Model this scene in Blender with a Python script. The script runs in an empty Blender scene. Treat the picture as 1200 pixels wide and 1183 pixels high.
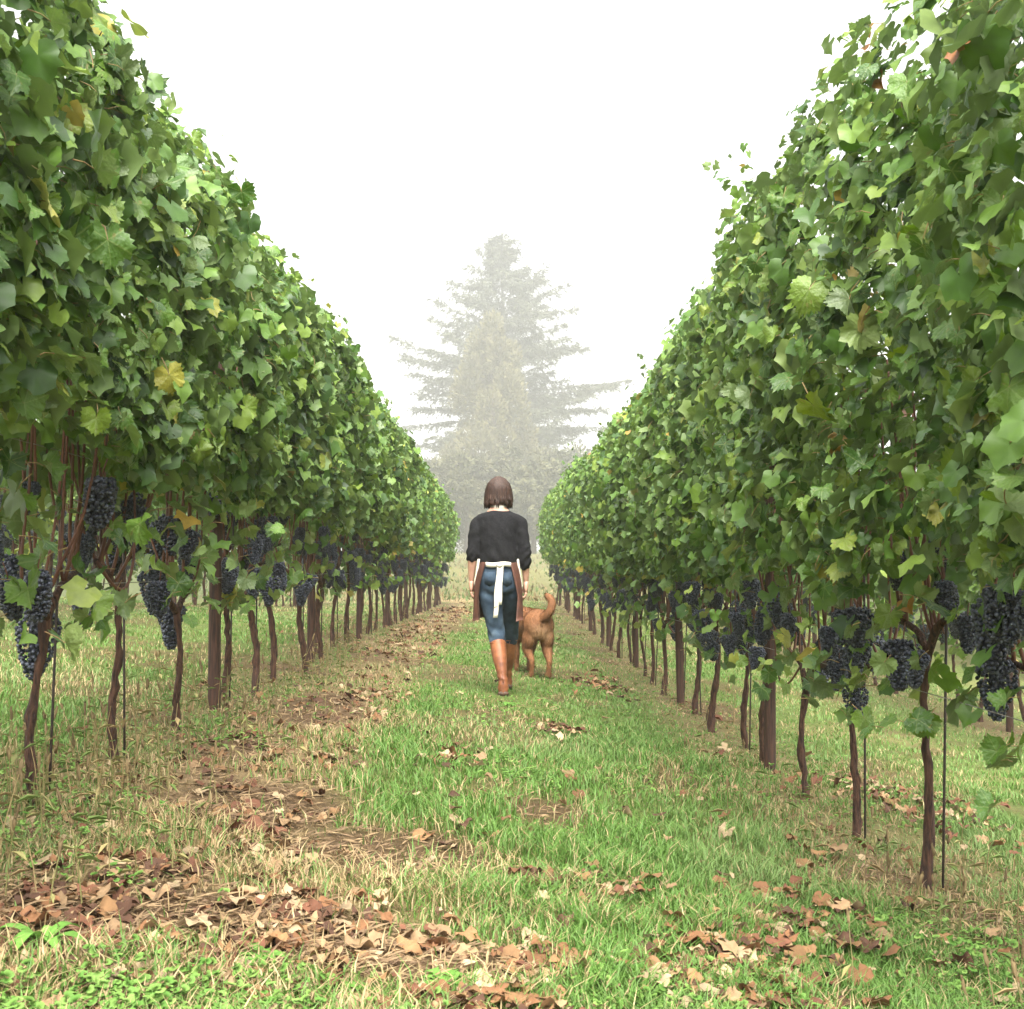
import bpy, bmesh, math, random
import numpy as np
from mathutils import Vector, Matrix, Quaternion
from mathutils import noise as mnoise

PI = math.pi
R = math.radians
sc = bpy.context.scene
COL = sc.collection

# ------------------------------------------------------------------ camera
CAM_Z = 0.97
FPX = 1500.0                       # focal length in pixels of the 1200 px wide photograph
cam_d = bpy.data.cameras.new('camera')
cam_d.sensor_width = 36.0
cam_d.lens = 36.0 * FPX / 1200.0
cam_d.clip_start = 0.05
cam_d.clip_end = 1000.0
cam_d.dof.use_dof = True
cam_d.dof.focus_distance = 7.5
cam_d.dof.aperture_fstop = 16.0
cam = bpy.data.objects.new('camera', cam_d)
COL.objects.link(cam)
cam.location = (0, 0, CAM_Z)
cam.rotation_euler = (R(90) + math.atan(73.5 / FPX), 0, -math.atan(15.0 / FPX))
sc.camera = cam

# ------------------------------------------------------------------ world: pale overcast sky
w = bpy.data.worlds.new('World')
sc.world = w
w.use_nodes = True
nt = w.node_tree
nt.nodes.clear()
sky = nt.nodes.new('ShaderNodeTexSky')
sky.sky_type = 'NISHITA'
sky.sun_disc = False
SUN_EL, SUN_AZ = 58.0, 176.0       # azimuth clockwise from +Y (the direction of the rows)
sky.sun_elevation = R(SUN_EL)
sky.sun_rotation = R(SUN_AZ)
sky.air_density = 1.0
sky.dust_density = 6.0
hs = nt.nodes.new('ShaderNodeHueSaturation')
hs.inputs['Saturation'].default_value = 0.12
mixw = nt.nodes.new('ShaderNodeMixRGB')
mixw.inputs[0].default_value = 0.55
mixw.inputs[2].default_value = (12.0, 12.1, 12.0, 1)
bg = nt.nodes.new('ShaderNodeBackground')
bg.inputs['Strength'].default_value = 0.05
out = nt.nodes.new('ShaderNodeOutputWorld')
nt.links.new(sky.outputs[0], hs.inputs['Color'])
nt.links.new(hs.outputs[0], mixw.inputs[1])
nt.links.new(mixw.outputs[0], bg.inputs['Color'])
nt.links.new(bg.outputs[0], out.inputs['Surface'])

sun_d = bpy.data.lights.new('sun', 'SUN')
sun_d.energy = 3.6
sun_d.angle = R(55)
sun_d.color = (1.0, 0.96, 0.9)
sun = bpy.data.objects.new('sun', sun_d)
COL.objects.link(sun)
_az, _el = R(SUN_AZ), R(SUN_EL)
_dir = Vector((math.sin(_az) * math.cos(_el), math.cos(_az) * math.cos(_el), math.sin(_el)))
sun.rotation_euler = _dir.to_track_quat('Z', 'Y').to_euler()
sun.location = _dir * 40

vs = sc.view_settings
vs.view_transform = 'Standard'
vs.look = 'None'
vs.exposure = 2.12
vs.gamma = 1.0
HAZE_DENSITY = 0.0022

sc.render.engine = 'CYCLES'
cy = sc.cycles
cy.use_denoising = True
cy.use_adaptive_sampling = True
cy.adaptive_threshold = 0.02
cy.max_bounces = 6
cy.diffuse_bounces = 3
cy.glossy_bounces = 2
cy.transmission_bounces = 3
cy.volume_bounces = 1
cy.transparent_max_bounces = 4
cy.caustics_reflective = False
cy.caustics_refractive = False

rng = np.random.default_rng(7)
rnd = random.Random(11)

# ------------------------------------------------------------------ noise and terrain
def _hash(ix, iy, seed=0):
    h = (ix.astype(np.int64) * 374761393 + iy.astype(np.int64) * 668265263 + seed * 1442695041) & 0x7fffffff
    h = ((h ^ (h >> 13)) * 1274126177) & 0x7fffffff
    return ((h ^ (h >> 16)) & 0xffff) / 65535.0

def vnoise(x, y, seed=0):
    x = np.asarray(x, float); y = np.asarray(y, float)
    ix = np.floor(x); iy = np.floor(y)
    fx = x - ix; fy = y - iy
    fx = fx * fx * (3 - 2 * fx); fy = fy * fy * (3 - 2 * fy)
    a = _hash(ix, iy, seed); b = _hash(ix + 1, iy, seed)
    c = _hash(ix, iy + 1, seed); d = _hash(ix + 1, iy + 1, seed)
    return (a * (1 - fx) + b * fx) * (1 - fy) + (c * (1 - fx) + d * fx) * fy

def fbm(x, y, seed=0, o=3):
    s = 0; a = 0.5; t = 0
    for k in range(o):
        s = s + a * vnoise(np.asarray(x) * 2 ** k, np.asarray(y) * 2 ** k, seed + k); t += a; a *= 0.5
    return s / t

def sstep(a, b, x):
    t = np.clip((np.asarray(x, float) - a) / (b - a), 0, 1)
    return t * t * (3 - 2 * t)

def gz(x, y):
    x = np.asarray(x, float); y = np.asarray(y, float)
    cross = 0.125 * (1 - sstep(12, 34, y))
    z = -cross * 9 * np.tanh(x / 9)
    z = z + 2.4 * sstep(35, 150, y) + 3.0 * sstep(130, 400, y)
    near = 1 - sstep(25, 45, y)
    z = z + near * (0.05 * (fbm(x * 0.9, y * 0.9, 3) - 0.5) + 0.035 * (fbm(x * 3.5, y * 3.5, 9, 2) - 0.5))
    z = z + (1 - near) * 0.5 * (fbm(x * 0.08, y * 0.08, 21) - 0.5)
    return z

def gzf(x, y):
    return float(gz(np.array([x]), np.array([y]))[0])

# ------------------------------------------------------------------ object helpers
def link(o):
    COL.objects.link(o)
    return o

def tag(o, label=None, cat=None, group=None, kind=None):
    if label: o['label'] = label
    if cat: o['category'] = cat
    if group: o['group'] = group
    if kind: o['kind'] = kind
    return o

def new_obj(name, mesh, parent=None, mat=None):
    o = bpy.data.objects.new(name, mesh)
    link(o)
    if parent is not None: o.parent = parent
    if mat is not None and len(mesh.materials) == 0: mesh.materials.append(mat)
    return o

def empty(name, loc):
    o = bpy.data.objects.new(name, None)
    o.empty_display_size = 0.1
    link(o)
    o.location = loc
    return o

def mesh_np(name, V, F, mat=None, smooth=True, attrs=None, mat_idx=None, mats=None):
    """V (n,3); F (m,3) triangles or (m,4) quads; attrs: name -> (kind, per-point array)"""
    me = bpy.data.meshes.new(name)
    V = np.ascontiguousarray(V, np.float32); F = np.ascontiguousarray(F, np.int32)
    k = F.shape[1]
    me.vertices.add(len(V)); me.vertices.foreach_set('co', V.ravel())
    me.loops.add(F.size); me.loops.foreach_set('vertex_index', F.ravel())
    me.polygons.add(len(F))
    me.polygons.foreach_set('loop_start', np.arange(0, F.size, k, dtype=np.int32))
    if smooth: me.polygons.foreach_set('use_smooth', np.ones(len(F), bool))
    if mat_idx is not None: me.polygons.foreach_set('material_index', np.asarray(mat_idx, np.int32))
    for m in (mats or ([mat] if mat else [])): me.materials.append(m)
    for nme, (kind, arr) in (attrs or {}).items():
        a = me.attributes.new(nme, kind, 'POINT')
        if kind == 'FLOAT': a.data.foreach_set('value', np.asarray(arr, np.float32))
        else:
            c = np.ones((len(V), 4), np.float32); c[:, :3] = arr
            a.data.foreach_set('color', c.ravel())
    me.update(calc_edges=True)
    return me

def tube_np(P, rad, n=8, cap=True, ref=None):
    """one tapered tube along points P with radii rad (floats or (a,b)); returns V, F(tris)"""
    P = [Vector(p) for p in P]
    V = []; F = []
    m = len(P)
    prev = None
    for i, p in enumerate(P):
        t = (P[min(i + 1, m - 1)] - P[max(i - 1, 0)])
        if t.length < 1e-9: t = Vector((0, 0, 1))
        t.normalize()
        if ref is not None:
            b = Vector(ref)
        elif prev is None:
            b = Vector((0, 1, 0)) if abs(t.y) < 0.9 else Vector((0, 0, 1))
        else: b = prev
        b = b - t * b.dot(t)
        if b.length < 1e-6: b = t.orthogonal()
        b.normalize(); prev = b
        a = t.cross(b); a.normalize(); a = -a
        r = rad[i]
        ra, rb = r if isinstance(r, (tuple, list)) else (r, r)
        for k in range(n):
            th = 2 * PI * k / n
            V.append(p + a * (ra * math.cos(th)) + b * (rb * math.sin(th)))
    for i in range(m - 1):
        for k in range(n):
            k2 = (k + 1) % n
            q = (i * n + k, i * n + k2, (i + 1) * n + k2, (i + 1) * n + k)
            F.append((q[0], q[2], q[1])); F.append((q[0], q[3], q[2]))
    if cap:
        for i, s in ((0, 1), (m - 1, -1)):
            c = len(V); V.append(P[i].copy())
            for k in range(n):
                k2 = (k + 1) % n
                f = (c, i * n + k, i * n + k2)
                F.append(f if s > 0 else (f[0], f[2], f[1]))
    return np.array([tuple(v) for v in V]), np.array(F, int)

def merge(parts):
    Vs = []; Fs = []; o = 0
    for V, F in parts:
        Vs.append(V); Fs.append(F + o); o += len(V)
    return np.concatenate(Vs), np.concatenate(Fs)

def smooth_path(pts, sub=4):
    """Catmull-Rom"""
    P = [Vector(p) for p in pts]
    P = [P[0] * 2 - P[1]] + P + [P[-1] * 2 - P[-2]]
    res = []
    for i in range(1, len(P) - 2):
        for s in range(sub):
            t = s / sub
            a, b, c, d = P[i - 1:i + 3]
            res.append(0.5 * ((2 * b) + (c - a) * t + (2 * a - 5 * b + 4 * c - d) * t * t + (3 * b - a - 3 * c + d) * t ** 3))
    res.append(P[-2].copy())
    return res

# ------------------------------------------------------------------ materials
def mat_new(name):
    m = bpy.data.materials.new(name)
    m.use_nodes = True
    t = m.node_tree
    p = t.nodes['Principled BSDF']
    return m, t, p

def N(t, typ, **kw):
    n = t.nodes.new(typ)
    for k, v in kw.items(): setattr(n, k, v)
    return n

def noise_node(t, scale, detail=4, vec=None, rough=0.55, coord='Object', stretch=None):
    tc = N(t, 'ShaderNodeTexCoord')
    n = N(t, 'ShaderNodeTexNoise')
    n.inputs['Scale'].default_value = scale
    n.inputs['Detail'].default_value = detail
    n.inputs['Roughness'].default_value = rough
    src = tc.outputs[coord]
    if stretch:
        mp = N(t, 'ShaderNodeMapping'); mp.inputs['Scale'].default_value = stretch
        t.links.new(src, mp.inputs['Vector']); src = mp.outputs[0]
    t.links.new(src, n.inputs['Vector'])
    return n

def ramp(t, stops, fac):
    r = N(t, 'ShaderNodeValToRGB')
    e = r.color_ramp.elements
    e[0].position, e[0].color = stops[0][0], (*stops[0][1], 1)
    e[1].position, e[1].color = stops[-1][0], (*stops[-1][1], 1)
    for pos, c in stops[1:-1]:
        x = e.new(pos); x.color = (*c, 1)
    t.links.new(fac, r.inputs['Fac'])
    return r

def bump(t, p, h, strength, dist):
    b = N(t, 'ShaderNodeBump')
    b.inputs['Strength'].default_value = strength
    b.inputs['Distance'].default_value = dist
    t.links.new(h, b.inputs['Height'])
    t.links.new(b.outputs[0], p.inputs['Normal'])

def simple_mat(name, c1, c2, scale=20, rough=0.7, bs=0.4, bd=0.004, stretch=None, detail=5, spec=0.5, lo=0.35, hi=0.65):
    m, t, p = mat_new(name)
    n = noise_node(t, scale, detail, stretch=stretch)
    r = ramp(t, [(lo, c1), (hi, c2)], n.outputs['Fac'])
    t.links.new(r.outputs[0], p.inputs['Base Color'])
    p.inputs['Roughness'].default_value = rough
    p.inputs['Specular IOR Level'].default_value = spec
    if bs: bump(t, p, n.outputs['Fac'], bs, bd)
    return m

GREEN_STOPS = [(0.0, (0.026, 0.072, 0.008)), (0.25, (0.056, 0.130, 0.015)), (0.5, (0.090, 0.180, 0.023)),
               (0.80, (0.130, 0.225, 0.030)), (0.94, (0.185, 0.270, 0.038)), (0.982, (0.30, 0.32, 0.055)), (0.993, (0.46, 0.30, 0.05)), (1.0, (0.22, 0.07, 0.04))]

def leaf_material(name, mode):
    m, t, p = mat_new(name)
    if mode == 'object':
        src = N(t, 'ShaderNodeObjectInfo').outputs['Random']
    else:
        src = N(t, 'ShaderNodeAttribute', attribute_name='tint').outputs['Fac']
    r = ramp(t, GREEN_STOPS if mode == 'mass' else GREEN_STOPS[:5] + [(0.985, (0.235, 0.295, 0.045)), (0.996, (0.36, 0.34, 0.06)), (1.0, (0.30, 0.17, 0.05))], src)
    col = r.outputs[0]
    tc = N(t, 'ShaderNodeTexCoord')
    nz = N(t, 'ShaderNodeTexNoise'); nz.inputs['Scale'].default_value = 30 if mode == 'mass' else 1.7; nz.inputs['Detail'].default_value = 3
    t.links.new(tc.outputs['Object'], nz.inputs['Vector'])
    mx = N(t, 'ShaderNodeMixRGB', blend_type='MULTIPLY'); mx.inputs[0].default_value = 0.5
    rr = ramp(t, [(0.3, (0.62, 0.62, 0.6)), (0.7, (1.25, 1.2, 1.0))], nz.outputs['Fac'])
    t.links.new(col, mx.inputs[1]); t.links.new(rr.outputs[0], mx.inputs[2])
    col = mx.outputs[0]
    if mode == 'object':
        # pale veins fanning from the stalk, in the leaf's own coordinates
        sx = N(t, 'ShaderNodeSeparateXYZ'); t.links.new(tc.outputs['Object'], sx.inputs[0])
        at = N(t, 'ShaderNodeMath', operation='ARCTAN2'); t.links.new(sx.outputs['X'], at.inputs[0]); t.links.new(sx.outputs['Y'], at.inputs[1])
        ab = N(t, 'ShaderNodeMath', operation='ABSOLUTE'); t.links.new(at.outputs[0], ab.inputs[0])
        pp = N(t, 'ShaderNodeMath', operation='PINGPONG'); pp.inputs[1].default_value = R(29); t.links.new(ab.outputs[0], pp.inputs[0])
        ln = N(t, 'ShaderNodeVectorMath', operation='LENGTH'); t.links.new(tc.outputs['Object'], ln.inputs[0])
        ds = N(t, 'ShaderNodeMath', operation='MULTIPLY'); t.links.new(pp.outputs[0], ds.inputs[0]); t.links.new(ln.outputs['Value'], ds.inputs[1])
        vr = ramp(t, [(0.0, (1, 1, 1)), (0.035, (0, 0, 0))], ds.outputs[0])
        mv = N(t, 'ShaderNodeMixRGB'); mv.inputs[2].default_value = (0.24, 0.30, 0.10, 1)
        sc_ = N(t, 'ShaderNodeMath', operation='MULTIPLY'); sc_.inputs[1].default_value = 0.45
        t.links.new(vr.outputs[0], sc_.inputs[0]); t.links.new(sc_.outputs[0], mv.inputs[0]); t.links.new(col, mv.inputs[1])
        col = mv.outputs[0]
        oi = N(t, 'ShaderNodeObjectInfo')
        of = N(t, 'ShaderNodeVectorMath', operation='ADD'); t.links.new(tc.outputs['Object'], of.inputs[0]); t.links.new(oi.outputs['Location'], of.inputs[1])
        sn = N(t, 'ShaderNodeTexNoise'); sn.inputs['Scale'].default_value = 2.6; sn.inputs['Detail'].default_value = 5; t.links.new(of.outputs[0], sn.inputs['Vector'])
        sr = ramp(t, [(0.64, (0, 0, 0)), (0.70, (1, 1, 1))], sn.outputs['Fac'])
        sm = N(t, 'ShaderNodeMath', operation='MULTIPLY'); sm.inputs[1].default_value = 0.6; t.links.new(sr.outputs[0], sm.inputs[0])
        ml = N(t, 'ShaderNodeMixRGB'); ml.inputs[2].default_value = (0.21, 0.17, 0.05, 1); t.links.new(sm.outputs[0], ml.inputs[0]); t.links.new(col, ml.inputs[1])
        col = ml.outputs[0]
        wv = N(t, 'ShaderNodeTexNoise'); wv.inputs['Scale'].default_value = 4.5; t.links.new(tc.outputs['Object'], wv.inputs['Vector'])
        bump(t, p, wv.outputs['Fac'], 0.22, 0.045)
    geo = N(t, 'ShaderNodeNewGeometry')
    mb = N(t, 'ShaderNodeMixRGB'); mb.inputs[2].default_value = (0.20, 0.25, 0.12, 1)
    bf = N(t, 'ShaderNodeMath', operation='MULTIPLY'); bf.inputs[1].default_value = 0.45
    t.links.new(geo.outputs['Backfacing'], bf.inputs[0]); t.links.new(bf.outputs[0], mb.inputs[0]); t.links.new(col, mb.inputs[1])
    col = mb.outputs[0]
    t.links.new(col, p.inputs['Base Color'])
    p.inputs['Roughness'].default_value = 0.50
    p.inputs['Specular IOR Level'].default_value = 0.5
    tr = N(t, 'ShaderNodeBsdfTranslucent')
    hsv = N(t, 'ShaderNodeHueSaturation'); hsv.inputs['Saturation'].default_value = 1.15; hsv.inputs['Value'].default_value = 1.5
    t.links.new(col, hsv.inputs['Color']); t.links.new(hsv.outputs[0], tr.inputs['Color'])
    ms = N(t, 'ShaderNodeMixShader'); ms.inputs[0].default_value = 0.20
    t.links.new(p.outputs[0], ms.inputs[1]); t.links.new(tr.outputs[0], ms.inputs[2])
    t.links.new(ms.outputs[0], t.nodes['Material Output'].inputs['Surface'])
    return m

def col_attr_material(name, rough=0.7, trans=0.25, spec=0.3, nscale=60):
    m, t, p = mat_new(name)
    a = N(t, 'ShaderNodeAttribute', attribute_name='Col')
    col = a.outputs['Color']
    n = noise_node(t, nscale, 3)
    rr = ramp(t, [(0.3, (0.65, 0.65, 0.65)), (0.7, (1.2, 1.2, 1.2))], n.outputs['Fac'])
    mx = N(t, 'ShaderNodeMixRGB', blend_type='MULTIPLY'); mx.inputs[0].default_value = 0.6
    t.links.new(col, mx.inputs[1]); t.links.new(rr.outputs[0], mx.inputs[2])
    t.links.new(mx.outputs[0], p.inputs['Base Color'])
    p.inputs['Roughness'].default_value = rough
    p.inputs['Specular IOR Level'].default_value = spec
    if trans:
        tr = N(t, 'ShaderNodeBsdfTranslucent'); t.links.new(mx.outputs[0], tr.inputs['Color'])
        ms = N(t, 'ShaderNodeMixShader'); ms.inputs[0].default_value = trans
        t.links.new(p.outputs[0], ms.inputs[1]); t.links.new(tr.outputs[0], ms.inputs[2])
        t.links.new(ms.outputs[0], t.nodes['Material Output'].inputs['Surface'])
    return m

M = {}
M['leaf'] = leaf_material('vine_leaf_single', 'object')
M['leaf_mass'] = leaf_material('vine_leaf_mass', 'mass')
M['petiole'] = simple_mat('leaf_stalk', (0.26, 0.22, 0.07), (0.25, 0.11, 0.06), 8, 0.6, 0)
M['bark'] = simple_mat('vine_bark', (0.020, 0.009, 0.006), (0.105, 0.048, 0.027), 30, 0.9, 1.0, 0.012, stretch=(3, 3, 0.5))
M['cane'] = simple_mat('vine_cane', (0.085, 0.030, 0.020), (0.20, 0.085, 0.050), 14, 0.6, 0.3, 0.003, stretch=(3, 3, 0.6))
M['post'] = simple_mat('stained_post_wood', (0.022, 0.010, 0.006), (0.075, 0.032, 0.018), 22, 0.8, 0.7, 0.006, stretch=(4, 4, 0.35))
M['stake'] = simple_mat('dark_steel', (0.018, 0.014, 0.012), (0.05, 0.032, 0.025), 25, 0.6, 0.2, 0.002)
M['wire'] = simple_mat('wire_steel', (0.16, 0.15, 0.14), (0.28, 0.26, 0.24), 40, 0.45, 0)
M['grass'] = col_attr_material('grass_blades', 0.55, 0.3, 0.35, 25)
M['litter'] = col_attr_material('dead_leaf', 0.75, 0.15, 0.25, 45)
M['dead_leaf_single'] = col_attr_material('dead_leaf_single', 0.75, 0.12, 0.25, 2.4)
M['weed'] = col_attr_material('weeds', 0.7, 0.25, 0.25, 40)

def grape_material():
    m, t, p = mat_new('grape_skin')
    n = noise_node(t, 55, 3)
    r = ramp(t, [(0.33, (0.008, 0.008, 0.014)), (0.52, (0.036, 0.043, 0.068)), (0.64, (0.13, 0.15, 0.20))], n.outputs['Fac'])
    t.links.new(r.outputs[0], p.inputs['Base Color'])
    p.inputs['Roughness'].default_value = 0.42
    return m
M['grape'] = grape_material()

# ------------------------------------------------------------------ ground
def axis(segs):
    a = []
    for s, e, st in segs: a.extend(np.arange(s, e, st))
    a.append(segs[-1][1])
    return np.array(sorted(set(np.round(a, 4))))

def litter_band(x, y):
    """0..1: how much of the leaf-strewn, dry wheel track lies here"""
    n = fbm(np.asarray(x) * 1.3, np.asarray(y) * 0.55, 40) - 0.5
    c = -0.98 + 0.25 * n + 0.45 * (1 - sstep(2.5, 5.0, y))
    wd = 0.42 + 0.5 * (1 - sstep(2.5, 5.5, y))
    return np.clip(1 - (np.abs(x - c) / wd) ** 2, 0, 1) * np.clip(0.25 + 1.9 * fbm(np.asarray(x) * 2.3, np.asarray(y) * 1.2, 44), 0, 1)

def bare_patch(x, y):
    a = sstep(0.55, 0.68, fbm(np.asarray(x) * 1.7, np.asarray(y) * 1.1, 71))
    b = np.zeros_like(a)
    for (px, py, rx, ry) in ((-0.32, 4.25, 0.42, 0.42), (-0.75, 3.35, 0.55, 0.22), (-0.2, 3.15, 0.35, 0.22), (-0.85, 4.7, 0.35, 0.5), (-1.05, 7.6, 0.25, 0.9), (0.2, 5.2, 0.2, 0.35)):
        d = ((np.asarray(x) - px) / rx) ** 2 + ((np.asarray(y) - py) / ry) ** 2
        b = np.maximum(b, np.clip(1.35 - d * (0.7 + 0.6 * fbm(np.asarray(x) * 5, np.asarray(y) * 5, 90, 2)), 0, 1))
    return np.clip(np.maximum(a * 0.7, b), 0, 1)

def vine_strip(x):
    d = np.minimum(np.abs(np.abs(x) - 1.55), np.abs(np.abs(x) - 4.65))
    return np.clip(1 - (d / 0.5) ** 2, 0, 1)

gx = axis([(-300, -60, 16), (-60, -12, 3), (-12, -3.2, 0.4), (-3.2, 3.2, 0.06), (3.2, 12, 0.4), (12, 60, 3), (60, 300, 16)])
gy = axis([(-40, -4, 4), (-4, 1.5, 0.5), (1.5, 11, 0.06), (11, 20, 0.2), (20, 40, 0.5), (40, 120, 4), (120, 420, 16)])
GX, GY = np.meshgrid(gx, gy)
GV = np.stack([GX, GY, gz(GX, GY)], -1).reshape(-1, 3)
nx_, ny_ = len(gx), len(gy)
ii = np.arange(ny_ - 1)[:, None] * nx_ + np.arange(nx_ - 1)[None, :]
GF = np.stack([ii, ii + 1, ii + nx_ + 1, ii + nx_], -1).reshape(-1, 4)
xx, yy = GV[:, 0], GV[:, 1]
soil = np.array([0.085, 0.050, 0.030]); straw = np.array([0.20, 0.15, 0.085]); turf = np.array([0.085, 0.115, 0.032]); far_c = np.array([0.105, 0.105, 0.042])
straw_m = np.clip(litter_band(xx, yy) * 0.8 + vine_strip(xx) * 0.55 * (0.4 + 1.2 * fbm(xx * 2, yy, 55)) + 0.35 * sstep(0.5, 0.7, fbm(xx * 1.1, yy * 0.9, 77)), 0, 1)[:, None]
bare_m = bare_patch(xx, yy)[:, None]
gcol = turf * (1 - straw_m) + straw * straw_m
gcol = gcol * (1 - 0.85 * bare_m) + soil * 0.85 * bare_m
fm = sstep(33, 48, yy)[:, None]
side_m = sstep(6, 10, np.abs(xx))[:, None] * sstep(12, 20, yy)[:, None]
gcol = gcol * (1 - side_m) + np.array([0.060, 0.075, 0.026]) * side_m
fm = fm * (1 - side_m)
gcol = gcol * (1 - fm) + (far_c * (0.7 + 0.6 * fbm(xx * 0.25, yy * 0.12, 61)[:, None])) * fm
def ground_material():
    m, t, p = mat_new('ground_soil')
    a = N(t, 'ShaderNodeAttribute', attribute_name='Col')
    n = noise_node(t, 24, 8, rough=0.7)
    rr = ramp(t, [(0.3, (0.45, 0.43, 0.4)), (0.7, (1.5, 1.45, 1.3))], n.outputs['Fac'])
    mx = N(t, 'ShaderNodeMixRGB', blend_type='MULTIPLY'); mx.inputs[0].default_value = 0.9
    t.links.new(a.outputs['Color'], mx.inputs[1]); t.links.new(rr.outputs[0], mx.inputs[2])
    t.links.new(mx.outputs[0], p.inputs['Base Color'])
    p.inputs['Roughness'].default_value = 0.95
    p.inputs['Specular IOR Level'].default_value = 0.15
    bump(t, p, n.outputs['Fac'], 0.8, 0.03)
    return m
M['ground'] = ground_material()
ground = new_obj('ground', mesh_np('ground', GV, GF, M['ground'], attrs={'Col': ('FLOAT_COLOR', gcol)}))
tag(ground, 'sloping vineyard ground with a grassy path between two vine rows', 'ground', kind='structure')

# ------------------------------------------------------------------ leaf shapes
_half = [(0, 1.0), (6, 0.86), (12, 0.93), (18, 0.80), (25, 0.86), (31, 0.75), (38, 0.87), (44, 0.80), (50, 0.95), (57, 0.98), (63, 0.82), (70, 0.90), (77, 0.77), (86, 0.85), (93, 0.74), (102, 0.86), (110, 0.77), (119, 0.86), (128, 0.73), (138, 0.78), (148, 0.66), (160, 0.62), (171, 0.30)]
_simple = [(0, 1.0), (30, 0.78), (57, 0.96), (90, 0.77), (118, 0.85), (158, 0.60)]
_medium = [(0, 1.0), (14, 0.84), (30, 0.80), (44, 0.82), (57, 0.98), (72, 0.80), (90, 0.80), (104, 0.80), (119, 0.86), (138, 0.74), (160, 0.58)]
def outline(half):
    a = [(R(d), r) for d, r in half] + [(-R(d), r) for d, r in reversed(half[1:])]
    return a            # clockwise from the tip

def leaf_shape(half, seed, curl=1.0, mid=True, petiole=False):
    r_ = random.Random(seed)
    o = outline(half)
    n = len(o)
    V = [(0, 0, 0)]; F = []; mi = []
    jit = [1 + r_.uniform(-0.07, 0.07) for _ in o]
    f, cup, droop, ph, wv = r_.uniform(-0.10, 0.42), r_.uniform(-0.35, 0.20), r_.uniform(0.05, 0.42), r_.uniform(0, 6), r_.uniform(0.05, 0.18)
    tw = r_.uniform(-0.18, 0.18)
    def dz(x, y, a, q):
        return curl * (f * abs(x) + cup * q * q - droop * max(y, -0.4) * abs(y) + wv * q * q * math.sin(4 * a + ph) + tw * x * y)
    rings = (0.5, 1.0) if mid else (1.0,)
    for q in rings:
        for (a, r), j in zip(o, jit):
            rr = r * j * q if q == 1.0 else (0.5 * r + 0.06)
            if abs(a) > 2.9 and q < 1: rr = 0.10
            x, y = math.sin(a) * rr, math.cos(a) * rr
            V.append((x, y, dz(x, y, a, rr) + (r_.uniform(-.055, .055) * rr if mid else 0)))
    gap = len(half) - 1
    for k in range(n):
        k2 = (k + 1) % n
        if k == gap: continue               # the open notch at the stalk
        F.append((0, 1 + k2, 1 + k)); mi.append(0)
        if mid:
            a, b, c, d = 1 + k, 1 + k2, 1 + n + k2, 1 + n + k
            F.append((a, b, c)); F.append((a, c, d)); mi += [0, 0]
    # normals up (+Z): check the winding
    if petiole:
        pts = [(0, 0, 0), (r_.uniform(-.1, .1), -0.45, -0.12), (r_.uniform(-.25, .25), -0.95, -0.5)]
        pv, pf = tube_np(pts, [0.022, 0.026, 0.034], 4, cap=False)
        F += [tuple(int(i) + len(V) for i in q) for q in pf]; mi += [1] * len(pf)
        V += [tuple(v) for v in pv]
    return np.array(V, float), np.array(F, int), mi

LEAF_MESHES = []
for s in range(14):
    V, F, mi = leaf_shape(_half, 100 + s, 1.0 + 0.35 * (s % 3), True, True)
    LEAF_MESHES.append(mesh_np('leaf', V, F, mats=[M['leaf'], M['petiole']], mat_idx=mi))
LEAF_T = [leaf_shape(_simple, 200 + s, 1.2, False)[:2] for s in range(8)]

LEAF_TM = [leaf_shape(_medium, 250 + s, 1.2, False)[:2] for s in range(8)]

def frames(nrm, tip):
    """rows of rotation matrices whose columns are side, tip, normal"""
    n = nrm / np.linalg.norm(nrm, axis=1, keepdims=True)
    t = tip - n * np.sum(tip * n, 1, keepdims=True)
    t = t / np.maximum(np.linalg.norm(t, axis=1, keepdims=True), 1e-6)
    s = np.cross(t, n)
    return np.stack([s, t, n], -1)

def scatter_mesh(name, templates, pos, Rm, size, mat, attrs_per_item, rr):
    """joins a copy of a template per item"""
    which = rr.integers(0, len(templates), len(pos))
    Vs, Fs, At, o = [], [], {k: [] for k in attrs_per_item}, 0
    for ti, (TV, TF) in enumerate(templates):
        idx = np.nonzero(which == ti)[0]
        if not len(idx): continue
        W = np.einsum('nij,vj->nvi', Rm[idx], TV) * np.asarray(size)[idx][:, None, None] + pos[idx][:, None, :]
        Vs.append(W.reshape(-1, 3))
        Fs.append((TF[None] + (np.arange(len(idx)) * len(TV))[:, None, None] + o).reshape(-1, TF.shape[1]))
        o += len(idx) * len(TV)
        for k, (kind, arr) in attrs_per_item.items():
            At[k].append(np.repeat(np.asarray(arr)[idx], len(TV), axis=0))
    return mesh_np(name, np.concatenate(Vs), np.concatenate(Fs), mat,
                   attrs={k: (attrs_per_item[k][0], np.concatenate(v)) for k, v in At.items()})

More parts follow.
